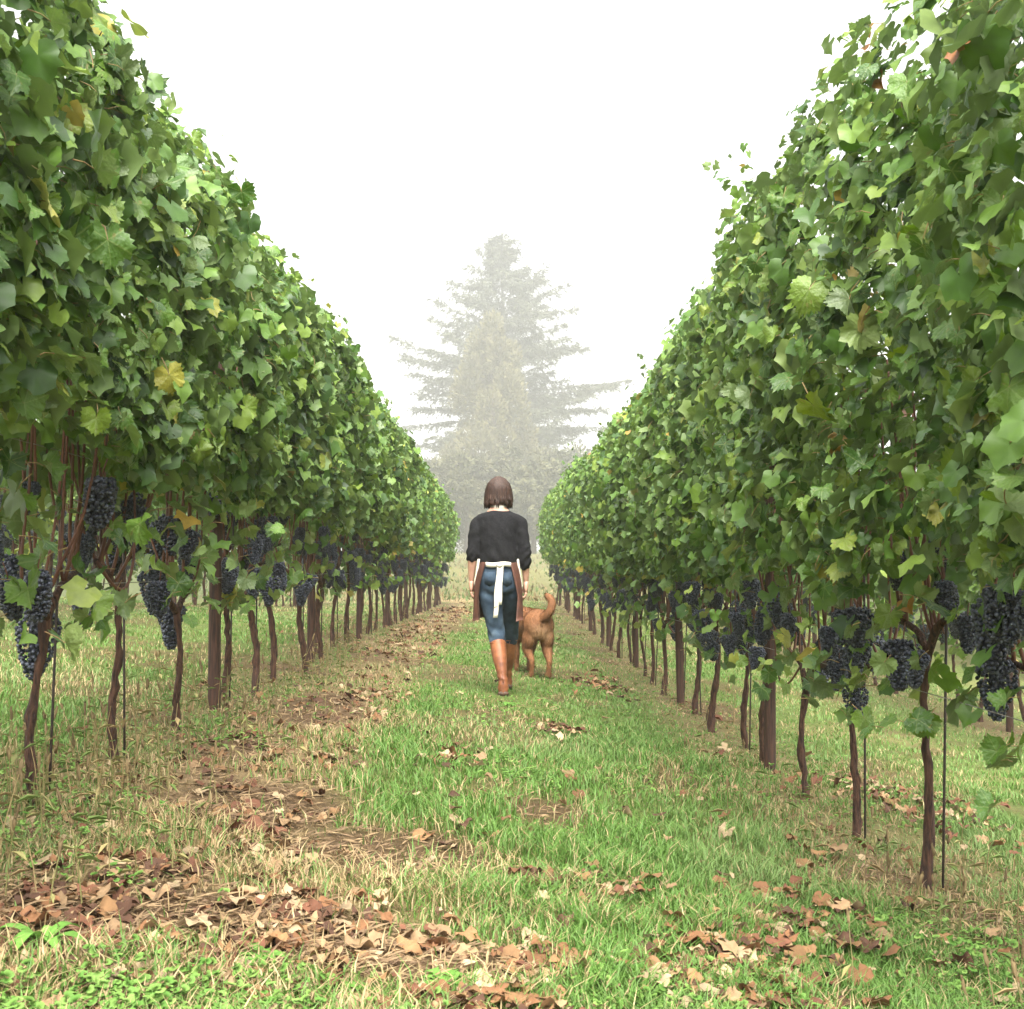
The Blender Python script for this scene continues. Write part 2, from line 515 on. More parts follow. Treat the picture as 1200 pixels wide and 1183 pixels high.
# ------------------------------------------------------------------ grape clusters
def grape_cluster_mesh(seed, L, W):
    r_ = np.random.default_rng(seed)
    bm = bmesh.new(); bmesh.ops.create_icosphere(bm, subdivisions=2, radius=1.0)
    bm.verts.ensure_lookup_table()
    TV = np.array([tuple(v.co) for v in bm.verts]); TF = np.array([[v.index for v in f.verts] for f in bm.faces]); bm.free()
    pts = []
    lob = r_.uniform(0, 6)
    tries = 0
    while len(pts) < 270 and tries < 9000:
        tries += 1
        t = r_.uniform(0, 1) ** 0.85
        a = r_.uniform(0, 2 * PI)
        prof = W * min(1.0, 0.55 + 2.6 * t) * (1 - t) ** 0.55 * (1 + 0.22 * math.sin(2 * a + lob + 4 * t)) + 0.008
        q = prof * (1.0 if r_.random() < 0.8 else r_.uniform(0.3, 0.8))
        p = np.array([q * math.cos(a), q * math.sin(a), -0.03 - L * t])
        if all(np.sum((p - o) ** 2) > 0.0128 ** 2 for o in pts): pts.append(p)
    pts = np.array(pts)
    rad = r_.uniform(0.0072, 0.0112, len(pts))
    Rm = frames(r_.normal(size=(len(pts), 3)), r_.normal(size=(len(pts), 3)))
    V = (np.einsum('nij,vj->nvi', Rm, TV) * rad[:, None, None] + pts[:, None]).reshape(-1, 3)
    F = (TF[None] + (np.arange(len(pts)) * len(TV))[:, None, None]).reshape(-1, 3)
    sv, sf = tube_np([(0.01, 0, 0.05), (0, 0, 0.0), (0, 0, -0.03)], [0.003, 0.0035, 0.002], 5)
    zc = np.linspace(0, 0.9, 7)
    cv, cf = tube_np([(0, 0, -0.03 - L * t) for t in zc], [0.58 * W * min(1.0, 0.55 + 2.6 * t) * (1 - t) ** 0.55 for t in zc], 8)
    mi = [0] * (len(F) + len(cf)) + [1] * len(sf)
    V, F = merge([(V, F), (cv, cf), (sv, sf)])
    return mesh_np('grape_cluster', V, F, mats=[M['grape'], M['cane']], mat_idx=mi)

CLUSTERS = [grape_cluster_mesh(300 + k, *lw) for k, lw in enumerate([(0.21, 0.062), (0.25, 0.072), (0.18, 0.058), (0.27, 0.074), (0.21, 0.072), (0.16, 0.05)])]

# ------------------------------------------------------------------ vines
ORD = ['first', 'second', 'third', 'fourth', 'fifth', 'sixth', 'seventh', 'eighth', 'ninth', 'tenth', 'eleventh', 'twelfth', 'thirteenth', 'fourteenth',
       'fifteenth', 'sixteenth', 'seventeenth', 'eighteenth', 'nineteenth', 'twentieth', 'twenty-first', 'twenty-second', 'twenty-third', 'twenty-fourth',
       'twenty-fifth', 'twenty-sixth', 'twenty-seventh', 'twenty-eighth', 'twenty-ninth', 'thirtieth', 'thirty-first', 'thirty-second', 'thirty-third',
       'thirty-fourth', 'thirty-fifth', 'thirty-sixth', 'thirty-seventh', 'thirty-eighth', 'thirty-ninth', 'fortieth']
SP = 0.9
ROW_X = 1.55

def half_width(y, z, zb, zt, seed):
    q = np.clip((z - zb) / (zt - zb), 0, 1)
    prof = np.interp(q, [0, 0.12, 0.5, 0.8, 1.0], [0.27, 0.36, 0.40, 0.36, 0.20])
    return prof + 0.24 * (fbm(y * 1.7, z * 1.9, seed, 2) - 0.5)

def canopy_bottom(y, seed):
    return 1.13 + 0.26 * (fbm(y * 1.9, y * 0 + 3.1, seed + 5, 2) - 0.5)

def canopy_top(y, zt, seed):
    return zt + 0.42 * (fbm(y * 1.6, y * 0 + 7.7, seed + 8, 2) - 0.5)

def canopy_leaves(r_, n, y0, zt, seed, side, shell):
    """leaf positions local to the vine: side=+1/-1 which face, shell=True on the face, False inside and on the other face"""
    y = r_.uniform(-0.52, 0.52, n)
    zb = canopy_bottom(y0 + y, seed); ztl = canopy_top(y0 + y, zt, seed)
    q = r_.uniform(0, 1, n)
    z = zb + (ztl - zb) * q
    hw = half_width(y0 + y, z, zb, ztl, seed)
    if shell:
        sx = np.full(n, float(side))
        x = sx * (hw + r_.normal(0, 0.045, n))
    else:
        sx = np.where(r_.random(n) < 0.30, side, -side).astype(float)
        dep = np.where(r_.random(n) < 0.55, r_.uniform(0.72, 1.05, n), r_.uniform(0.0, 0.75, n))
        x = sx * hw * dep
    nr = np.stack([sx * 0.72, r_.normal(0, 0.55, n), 0.62 + r_.normal(0, 0.45, n) + 0.5 * q ** 4], 1) + r_.normal(0, 0.28, (n, 3))
    tip = np.stack([sx * r_.uniform(0, 0.5, n), r_.normal(0, 0.55, n), -1 + r_.normal(0, 0.25, n)], 1)
    size = np.clip(r_.normal(0.049, 0.015, n), 0.022, 0.088) * (1 - 0.28 * q ** 5)
    return np.stack([x, y, z], 1), nr, tip, size

def shoot_tops(r_, k, y0, zt, seed):
    """small leaves on shoots that stick out of the top; returns leaves and shoot tubes"""
    P, Nn, T, S, tubes = [], [], [], [], []
    for _ in range(k):
        y = r_.uniform(-0.45, 0.45); x = r_.uniform(-0.22, 0.22)
        z0 = float(canopy_top(np.array([y0 + y]), zt, seed)[0]) - 0.1
        d = np.array([r_.normal(0, 0.35), r_.normal(0, 0.35), 1.0]); L = r_.uniform(0.1, 0.42)
        pts = [np.array([x, y, z0]) + d * L * t + np.array([0, 0, -0.05 * t * t]) for t in (0, 0.5, 1)]
        tubes.append(tube_np(pts, [0.003, 0.0025, 0.0015], 4, False))
        for t in np.linspace(0.15, 1, int(4 + L * 18)):
            P.append(pts[0] + (pts[2] - pts[0]) * t + r_.normal(0, 0.03, 3)); S.append(0.05 * (1.15 - 0.55 * t))
            Nn.append(r_.normal(0, 0.6, 3) + np.array([0, 0, 0.5])); T.append(r_.normal(0, 0.7, 3) + np.array([0, 0, -0.3]))
    return np.array(P), np.array(Nn), np.array(T), np.array(S), tubes

def fruit_zone_leaves(r_, n):
    y = r_.uniform(-0.48, 0.48, n); z = r_.uniform(0.55, 1.2, n); x = r_.normal(0, 0.17, n)
    nr = np.stack([np.sign(x) * 0.6, r_.normal(0, 0.5, n), 0.7 + r_.normal(0, 0.4, n)], 1)
    tip = np.stack([r_.normal(0, 0.5, n), r_.normal(0, 0.5, n), -0.9 + r_.normal(0, 0.3, n)], 1)
    return np.stack([x, y, z], 1), nr, tip, r_.uniform(0.04, 0.075, n)

def tints(r_, z, n):
    t = r_.uniform(0, 0.93, n)
    low = (z < 1.15) & (r_.random(n) < 0.22)
    t = np.where(low, r_.uniform(0.93, 0.993, n), t)
    odd = r_.random(n) < 0.018
    return np.where(odd, r_.uniform(0.95, 1.0, n), t)

def foliage_mesh(seed, n_in, n_shell, y0, zt, nseed, side, n_fruit=9, tops=2, tpl=None):
    r_ = np.random.default_rng(seed)
    A = [canopy_leaves(r_, n_in, y0, zt, nseed, side, False)]
    if n_shell: A.append(canopy_leaves(r_, n_shell, y0, zt, nseed, side, True))
    if n_fruit: A.append(fruit_zone_leaves(r_, n_fruit))
    tb = []
    if tops:
        *a, tb = shoot_tops(r_, tops, y0, zt, nseed); A.append(tuple(a))
    P, Nn, T, S = (np.concatenate([a[i] for a in A]) for i in range(4))
    return scatter_mesh('foliage', tpl or LEAF_T, P, frames(Nn, T), S, M['leaf_mass'], {'tint': ('FLOAT', tints(r_, P[:, 2], len(P)))}, r_)

def trunk_mesh(seed, lean=None, h=None):
    r_ = random.Random(seed)
    h = h or r_.uniform(0.60, 0.80)
    ly = lean if lean is not None else r_.uniform(-0.13, 0.13); lx = r_.uniform(-0.05, 0.05)
    pts, rad = [], []
    k = 17
    r0 = r_.uniform(0.0150, 0.0210)
    for i in range(k):
        t = i / (k - 1)
        b = (1 - t) ** 2
        pts.append((lx * b + 0.015 * math.sin(6 * t + seed) + r_.uniform(-.004, .004), ly * b + 0.017 * math.sin(5 * t + seed * 1.7) + r_.uniform(-.004, .004), -0.06 + (h + 0.06) * t))
        rad.append(r0 * (1.0 + 0.55 * math.exp(-t * 9) - 0.28 * t + 0.42 * math.exp(-((t - 0.97) / 0.09) ** 2)) * r_.uniform(0.86, 1.18))
    nn_ = 12
    V, F = tube_np(pts, rad, nn_)
    rg = np.random.default_rng(seed + 3); ridge = rg.normal(0, 0.17, nn_)
    for i in range(k):                              # stringy bark: ridges that wander up the trunk
        ridge = 0.75 * ridge + rg.normal(0, 0.10, nn_)
        c_ = np.array(pts[i]); sl = slice(i * nn_, (i + 1) * nn_)
        V[sl] = c_ + (V[sl] - c_) * (1 + ridge)[:, None]
    V += np.random.default_rng(seed).normal(0, 0.0022, V.shape)
    return mesh_np('trunk', V, F, M['bark']), Vector(pts[-1]), h

def cordon_mesh(seed, head):
    r_ = random.Random(seed + 5)
    parts = []; tips = []
    for s in (-1, 1):
        L = r_.uniform(0.30, 0.43); dz = r_.uniform(0.08, 0.22)
        pts = smooth_path([head + Vector((0, 0, -0.02)), head + Vector((r_.uniform(-.02, .02), s * L * 0.3, dz * 0.55)), head + Vector((r_.uniform(-.03, .03), s * L * 0.65, dz * 0.85)), head + Vector((r_.uniform(-.03, .03), s * L, dz))], 3)
        rad = np.interp(np.linspace(0, 1, len(pts)), [0, 0.3, 1], [0.017, 0.014, 0.010]) * np.array([r_.uniform(.85, 1.2) for _ in pts])
        parts.append(tube_np(pts, list(rad), 7)); tips.append([p for p in pts])
    V, F = merge(parts)
    return mesh_np('cordon', V, F, M['bark']), tips

def cane_path(r_, start, zt, kind):
    if kind == 'up':
        top = r_.uniform(1.5, 2.0)
        dx, dy = r_.gauss(0, 0.10), r_.gauss(0, 0.09)
        return smooth_path([start, start + Vector((dx * .25 + r_.uniform(-.03, .03), dy * .2, 0.13)), Vector((start.x + dx * .6, start.y + dy * .6, start.z + 0.42)), Vector((start.x * .5 + dx, start.y + dy, top))], 4)
    # a shoot that dips out and down before climbing
    s = r_.choice((-1, 1)); o = r_.choice((-1, 1))
    return smooth_path([start, start + Vector((o * 0.05, s * 0.08, -0.10)), start + Vector((o * 0.08, s * 0.16, -0.08)), start + Vector((o * 0.09, s * 0.20, 0.16)), start + Vector((o * 0.05, s * 0.20, 0.75))], 4)

CANE_POOL = {}
def cane_mesh(r_, start, zt, kind):
    p = cane_path(r_, start, zt, kind)
    rad = np.interp(np.linspace(0, 1, len(p)), [0, 1], [r_.uniform(0.0058, 0.0085), 0.004])
    V, F = tube_np(p, list(rad), 6)
    return mesh_np('cane', V, F, M['cane'])

far_foliage = {}
far_canes = []
def far_foliage_mesh(k, zt):
    if (k, zt) not in far_foliage:
        far_foliage[(k, zt)] = foliage_mesh(900 + k, 420, 430, k * 3.7, zt, 60 + k, -1, 55, 3)
    return far_foliage[(k, zt)]
far_cluster = [grape_cluster_mesh(350 + k, 0.2, 0.075) for k in range(2)]

def make_vine(x, y, zt, side, seed, label, group, detail, nseed, lean=None, h=None, clusters=None):
    """side: which face looks at the path the camera stands on (+1 for the row on -x)"""
    r_ = random.Random(seed); nr = np.random.default_rng(seed)
    root = empty('grapevine', (x, y, gzf(x, y)))
    tag(root, label, 'grapevine', group)
    tm, head, h = trunk_mesh(seed, lean, h)
    new_obj('trunk', tm, root)
    if detail >= 1:
        cm, arms = cordon_mesh(seed, head)
        new_obj('cordon', cm, root)
        allp = arms[0][2:] + arms[1][2:]
        for c in range(13 if detail >= 2 else 7):
            st = Vector(r_.choice(allp))
            new_obj('cane', cane_mesh(r_, st, zt, 'dip' if (detail >= 2 and c in (3,) and r_.random() < 0.7) else 'up'), root)
        ncl = r_.randint(7, 8) if detail >= 2 else 6
        for c in range(ncl):
            o = new_obj('grape_cluster', r_.choice(CLUSTERS), root)
            pz = h + r_.uniform(0.02, 0.50)
            o.location = (side * r_.uniform(-0.12, 0.20), -0.45 + 0.9 * (c + r_.uniform(0.1, 0.9)) / ncl, pz)
            o.rotation_euler = (r_.gauss(0, 0.12), r_.gauss(0, 0.12), r_.uniform(0, 6.28))
            s = r_.uniform(0.58, 0.92); o.scale = (s, s, s)
    else:
        for c in range(4):
            o = new_obj('grape_cluster', r_.choice(far_cluster), root)
            o.location = (r_.uniform(-0.2, 0.2), -0.45 + 0.9 * (c + r_.uniform(0.1, 0.9)) / 4, h + r_.uniform(0.15, 0.45))
            o.rotation_euler = (0, 0, r_.uniform(0, 6.28))
        if not far_canes:
            for k in range(4):
                rr = random.Random(k)
                far_canes.append(merge([tube_np(cane_path(rr, Vector((0, rr.uniform(-.4, .4), 0.8)), zt, 'up'), [0.006] * 13, 4) for _ in range(1)]))
            far_canes[:] = [mesh_np('cane', V, F, M['cane']) for V, F in far_canes]
        for c in range(3):
            o = new_obj('cane', far_canes[(seed + c) % 4], root); o.rotation_euler = (0, 0, (c % 2) * PI)
    if detail >= 2:
        n_ind = {2: 130, 3: 215, 4: 285}[detail]
        A = canopy_leaves(nr, n_ind - 24, y, zt, nseed, side, True)
        B = fruit_zone_leaves(nr, 12 if detail < 4 else 24)
        B[0][:, 0] = side * np.abs(B[0][:, 0])
        P, Nn, T, S = (np.concatenate([a, b]) for a, b in zip(A, B))
        if y < 3.4: S = S * 0.85
        Rm = frames(Nn, T)
        wh = nr.integers(0, len(LEAF_MESHES), len(P))
        for i in range(len(P)):
            o = bpy.data.objects.new('leaf', LEAF_MESHES[wh[i]])
            COL.objects.link(o)
            o.parent = root
            m4 = Matrix(Rm[i].tolist()).to_4x4() @ Matrix.Scale(float(S[i]), 4)
            m4.translation = Vector(P[i].tolist())
            o.matrix_basis = m4
        fol = new_obj('foliage', foliage_mesh(seed + 17, 820, {2: 520, 3: 460, 4: 400}[detail], y, zt, nseed, side, 16, 5, LEAF_TM if detail >= 4 else None), root)
    elif detail == 1:
        fol = new_obj('foliage', foliage_mesh(seed + 17, *((480, 560) if y < 22 else (300, 420)), y, zt, nseed, side, 20, 3), root)
    else:
        fol = new_obj('foliage', far_foliage_mesh(seed % 7, round(zt, 1)), root)
        fol.rotation_euler = (0, 0, 0 if side < 0 else PI)
    tag(fol, kind='stuff')
    return root

def make_post(x, y, label, h=2.15):
    r_ = random.Random(int(y * 100 + x * 7))
    rr = 0.033
    n = 10
    pts = [(0, 0, -0.25), (0.0, 0, 0.0), (0.003, 0, 0.5), (0, 0.004, 1.0), (0, 0, 1.6), (0, 0, h - 0.01), (0, 0, h)]
    V, F = tube_np(pts, [rr * 1.03, rr * 1.03, rr, rr, rr * 0.99, rr * 0.98, rr * 0.9], n)
    V[:, :2] += np.random.default_rng(int(y * 10)).normal(0, 0.0012, (len(V), 2))
    o = new_obj('trellis_post', mesh_np('trellis_post', V, F, M['post'], smooth=False))
    o.location = (x, y, gzf(x, y)); o.rotation_euler = (r_.gauss(0, 0.012), r_.gauss(0, 0.012), r_.uniform(0, 6))
    return tag(o, label, 'post', 'wooden trellis posts in the vine rows')

def make_stake(x, y, label):
    r_ = random.Random(int(y * 77 + x * 13))
    V, F = tube_np([(0, 0, -0.2), (0, 0, 0.4), (0, 0, 1.25)], [0.005] * 3, 6)
    o = new_obj('vine_stake', mesh_np('vine_stake', V, F, M['stake']))
    o.location = (x, y, gzf(x, y)); o.rotation_euler = (r_.gauss(0, 0.03), r_.gauss(0, 0.02), 0)
    return tag(o, label, 'stake', 'thin steel stakes beside the vine trunks')

def detail_for(y):
    return 4 if y < 7.6 else 3 if y < 11 else 2 if y < 16.5 else 1

SIDE_TXT = {-1: 'row left of the path', 1: 'row right of the path'}
FIXED = {   # (row, index): lean towards the camera (negative y) and head height, read from the photograph
    (-1, 2): (-0.02, 0.62), (-1, 3): (-0.01, 0.66), (-1, 4): (0.05, 0.58), (1, 1): (0.16, 0.74), (1, 2): (0.02, 0.84), (1, 3): (-0.06, 0.66), (1, 4): (0.02, 0.55)}
for row in (-1, 1):
    X = row * ROW_X
    y_start = 2.52 if row < 0 else 2.85
    zt = 2.54 if row < 0 else 3.06
    posts = [7.02 + 3.6 * k for k in range(8)] if row < 0 else [7.38 + 3.6 * k for k in range(8)]
    for k in range(35):
        y = y_start + SP * k + rnd.uniform(-0.05, 0.05) * (k > 6)
        xo = rnd.uniform(-0.04, 0.04)
        for p in posts:
            if abs(y - p) < 0.25: y = p + (0.33 if row < 0 else 0.22)
        d = detail_for(y)
        if (row, k) == (1, 1): xo = 0.12
        lean, hh = FIXED.get((row, k), (None, None))
        seed = 1000 + k * 7 + (row > 0) * 500
        lab = f'{ORD[k]} grapevine from the camera in the {SIDE_TXT[row]}'
        make_vine(X + xo, y, zt - (0.30 * float(sstep(5, 13, y)) if row > 0 else 0), -row, seed, lab, f'grapevines in the {SIDE_TXT[row]}', d, 30 if row < 0 else 33, lean, hh)
        if y < 24 and k % 3 != 1:
            make_stake(X + xo + 0.01, y - 0.07 if row > 0 else y + 0.10, f'thin dark stake beside the {ORD[k]} grapevine in the {SIDE_TXT[row]}')
    for i, p in enumerate(posts):
        make_post(X, p, f'{ORD[i]} brown trellis post from the camera in the {SIDE_TXT[row]}')
    for zi, (zz, nm) in enumerate(((0.72, 'lowest'), (1.18, 'middle'), (1.75, 'highest'))):
        pts = [(X + 0.045 * -row, yy_, gzf(X, yy_) * 1.0 + zz) for yy_ in np.arange(2.2, 34.5, 1.8)]
        V, F = tube_np(pts, [0.0016] * len(pts), 5)
        wob = new_obj('trellis_wire', mesh_np('trellis_wire', V, F, M['wire']))
        tag(wob, f'{nm} thin steel trellis wire along the {SIDE_TXT[row]}', 'wire', 'trellis wires along the vine rows')

# the next rows on either side, seen below the canopies of the near ones
for row in (-1, 1):
    X = row * 4.65
    nm = 'second row left of the path' if row < 0 else 'second row right of the path'
    for k in range(27):
        y = 9.6 + SP * k + rnd.uniform(-0.08, 0.08)
        make_vine(X + rnd.uniform(-0.05, 0.05), y, 2.5, -row, 3000 + k * 3 + (row > 0) * 400,
                  f'{ORD[k]} visible grapevine from the camera in the {nm}', f'grapevines in the {nm}', 0, 50)
    for i in range(6):
        make_post(X, 11.2 + 3.6 * i + (0.5 if row > 0 else 0), f'{ORD[i]} visible trellis post from the camera in the {nm}')

# rows farther off, seen in the gaps under the canopies
for row in (-1, 1):
    for ri, (X, ys, cnt) in enumerate(((7.75, 18.0, 17), (10.85, 26.0, 8))):
        nm = ('third', 'fourth')[ri] + (' row left of the path' if row < 0 else ' row right of the path')
        for k in range(cnt):
            make_vine(row * X + rnd.uniform(-0.05, 0.05), ys + SP * k + rnd.uniform(-0.08, 0.08), 2.5, -row, 5000 + k * 3 + ri * 100 + (row > 0) * 400,
                      f'{ORD[k]} visible grapevine from the camera in the {nm}', f'grapevines in the {nm}', 0, 50)

# ------------------------------------------------------------------ grass
def blades(n_list, seed):
    """joined blades of grass; n_list = [(count, ymin, ymax, power)]"""
    r_ = np.random.default_rng(seed)
    X, Y = [], []
    for n, y0, y1, xl in n_list:
        u = r_.uniform(1 / y1, 1 / y0, n); y = 1 / u
        x = r_.uniform(-1, 1, n) * np.minimum(0.43 * y + 0.1, xl)
        X.append(x); Y.append(y)
    return np.concatenate(X), np.concatenate(Y), r_

def grass_colours(x, y, r_, straw_p):
    n = len(x)
    g1 = np.array([0.085, 0.180, 0.024]); g2 = np.array([0.140, 0.265, 0.058]); g3 = np.array([0.21, 0.29, 0.105])
    s1 = np.array([0.50, 0.40, 0.21]); s2 = np.array([0.34, 0.24, 0.12])
    t = r_.random(n)[:, None]
    patch = fbm(x * 1.2, y * 0.8, 5)[:, None]
    g = g1 * (1 - t) + g2 * t
    g = g + (g3 - g) * np.clip((patch - 0.45) * 2.2, 0, 0.8)
    s = s1 * t + s2 * (1 - t)
    is_s = (r_.random(n) < straw_p)[:, None]
    return np.where(is_s, s, g)

def grass_object(name, label, n_list, seed, hmin, hmax, wid):
    x, y, r_ = blades(n_list, seed)
    lb = litter_band(x, y); bp = bare_patch(x, y); vsx = vine_strip(x)
    keep = r_.random(len(x)) > np.clip(0.55 * lb + 0.93 * bp, 0, 0.96)
    tuft = fbm(x * 5.0, y * 5.0, 13, 2)
    keep &= r_.random(len(x)) < np.clip(0.25 + 1.5 * tuft, 0.1, 1)
    x, y, lb, bp, vsx, tuft = (a[keep] for a in (x, y, lb, bp, vsx, tuft))
    n = len(x)
    sp = np.clip(0.06 + 0.40 * lb + 0.4 * bp + 0.24 * vsx + 1.2 * np.clip(fbm(x * 1.1, y * 0.8, 78) - 0.50, 0, 1) + 0.25 * sstep(14, 30, y), 0, 0.85)
    col = grass_colours(x, y, r_, sp)
    h = r_.uniform(hmin, hmax, n) * (0.55 + 0.9 * tuft) * (1 - 0.35 * vsx) * (1 - 0.35 * sstep(6, 9, y)) * (1 - 0.45 * np.exp(-((x - 0.1) / 0.35) ** 2 - ((y - 9.6) / 0.9) ** 2))
    wd = wid * r_.uniform(0.7, 1.3, n) * (1 + 0.10 * np.maximum(y - 4, 0))
    az = r_.uniform(0, 2 * PI, n); bend = r_.uniform(0.15, 1.15, n) * h
    d = np.stack([np.cos(az), np.sin(az)], 1)
    fa = az + PI / 2 + r_.normal(0, 0.5, n)
    sdir = np.stack([np.cos(fa), np.sin(fa)], 1)
    z = gz(x, y) - 0.008
    base = np.stack([x, y, z], 1)
    def pt(t, bf, hf, wf, s):
        p = base.copy()
        p[:, :2] += d * (bend * bf)[:, None] + sdir * (wd * wf * s * 0.5)[:, None]
        p[:, 2] += h * hf
        return p
    V = np.stack([pt(0, 0, 0, 1, -1), pt(0, 0, 0, 1, 1), pt(0, 0.28, 0.58, 0.85, -1), pt(0, 0.28, 0.58, 0.85, 1), pt(0, 1.0, 0.88, 0, 0)], 1)
    F = np.array([[0, 1, 3], [0, 3, 2], [2, 3, 4]])
    Fa = (F[None] + (np.arange(n) * 5)[:, None, None]).reshape(-1, 3)
    me = mesh_np(name, V.reshape(-1, 3), Fa, M['grass'], attrs={'Col': ('FLOAT_COLOR', np.repeat(col, 5, 0))})
    o = new_obj(name, me)
    return tag(o, label, 'grass', kind='stuff')

grass_object('grass', 'short green and straw-coloured grass covering the path and vine rows',
             [(95000, 2.3, 4.6, 1.9), (95000, 3.6, 8.5, 2.6), (80000, 7, 18, 5.2), (60000, 14, 36, 6.0), (30000, 6, 30, 1.5)], 5, 0.028, 0.085, 0.0040)

# low broad-leaved ground cover (clover and chickweed)
def ground_cover():
    r_ = np.random.default_rng(8)
    n = 14000
    u = r_.uniform(1 / 16, 1 / 2.4, n); y = 1 / u
    x = r_.uniform(-1, 1, n) * np.minimum(0.43 * y, 2.4)
    p = np.clip(3.2 * (fbm(x * 1.5, y * 1.3, 101) - 0.5) + 0.35 * (y < 3.3) * (1 - bare_patch(x, y)), 0, 1)
    k = r_.random(n) < p
    x, y = x[k], y[k]; n = len(x)
    th = np.linspace(0, 2 * PI, 7)[:-1]
    TV = np.array([(0, 0, 0)] + [(0.8 * math.sin(a), 0.5 - 0.5 * math.cos(a), 0.12 * math.sin(a) ** 2) for a in th]); TF = np.array([(0, 1 + (i + 1) % 6, 1 + i) for i in range(6)])
    P = []; Nn = []; T = []; S = []; C = []
    for j in range(3):
        az = r_.uniform(0, 2 * PI, n)
        P.append(np.stack([x + 0.008 * np.cos(az), y + 0.008 * np.sin(az), gz(x, y) + r_.uniform(0.008, 0.05, n)], 1))
        T.append(np.stack([np.cos(az), np.sin(az), np.zeros(n)], 1)); Nn.append(np.stack([r_.normal(0, .35, n), r_.normal(0, .35, n) - 0.2, np.ones(n)], 1))
        S.append(r_.uniform(0.008, 0.019, n))
        t = r_.random(n)[:, None]
        C.append(np.array([0.085, 0.20, 0.03]) * (1 - t) + np.array([0.20, 0.33, 0.075]) * t)
    P, Nn, T, C = (np.concatenate(a) for a in (P, Nn, T, C)); S = np.concatenate(S)
    me = scatter_mesh('ground_cover', [(TV, TF)], P, frames(Nn, T), S, M['weed'], {'Col': ('FLOAT_COLOR', C)}, r_)
    tag(new_obj('ground_cover', me), 'small round-leaved green clover spread over the ground', 'clover', kind='stuff')
ground_cover()

# dry seed-headed weeds along the vine strips
def dry_weeds():
    r_ = np.random.default_rng(18)
    Vs, Fs, Cs, o = [], [], [], 0
    def add(V, F, c):
        nonlocal o
        Vs.append(V); Fs.append(F + o); o += len(V); Cs.append(np.tile(np.array(c), (len(V), 1)))
    n = 480
    y = 1 / r_.uniform(1 / 20, 1 / 3.2, n)
    sgn = np.where(r_.random(n) < 0.74, -1, 1)
    x = sgn * (1.48 + r_.normal(0, 0.26, n))
    for i in range(n):
        z = gzf(x[i], y[i]); h = r_.uniform(0.08, 0.30) * (1.0 if sgn[i] < 0 else 0.7)
        lx, ly = r_.normal(0, 0.14, 2) * h
        t = r_.random()
        straw_c = np.array([0.36, 0.26, 0.13]) * (1 - t) + np.array([0.24, 0.25, 0.09]) * t
        p0 = np.array([x[i], y[i], z - 0.01]); p1 = p0 + np.array([lx * .4, ly * .4, h * .55]); p2 = p0 + np.array([lx, ly, h])
        V, F = tube_np([p0, p1, p2], [0.0024, 0.002, 0.0014], 3, False); add(V, F, straw_c)
        if r_.random() < 0.65:                       # seed head
            L = r_.uniform(0.02, 0.055); pts = [p2 + np.array([lx, ly, h]) / h * L * q for q in (-0.1, 0.25, 0.7, 1.0)]
            V, F = tube_np(pts, [0.002, 0.0048, 0.004, 0.001], 6, False); V = V + r_.normal(0, 0.0018, V.shape)
            add(V, F, np.array([0.30, 0.22, 0.11]) * r_.uniform(0.6, 1.15))
        for _ in range(r_.integers(2, 6)):            # narrow leaves
            q = r_.uniform(0.1, 0.8); b = p0 + (p2 - p0) * q; a = r_.uniform(0, 6.28); L = r_.uniform(0.03, 0.08); wdt = r_.uniform(0.004, 0.011)
            dd = np.array([math.cos(a), math.sin(a), r_.uniform(-0.3, 0.6)]); ss = np.array([-math.sin(a), math.cos(a), 0])
            V = np.array([b, b + dd * L * .5 + ss * wdt, b + dd * L + np.array([0, 0, -L * .3]), b + dd * L * .5 - ss * wdt]); add(V, np.array([[0, 1, 2], [0, 2, 3]]), straw_c * r_.uniform(0.8, 1.2) if r_.random() < .6 else np.array([0.15, 0.22, 0.06]))
    me = mesh_np('dry_weeds', np.concatenate(Vs), np.concatenate(Fs), M['weed'], attrs={'Col': ('FLOAT_COLOR', np.concatenate(Cs))})
    tag(new_obj('dry_weeds', me), 'straw-coloured weeds with seed heads growing along the vine trunks', 'weeds', kind='stuff')
dry_weeds()

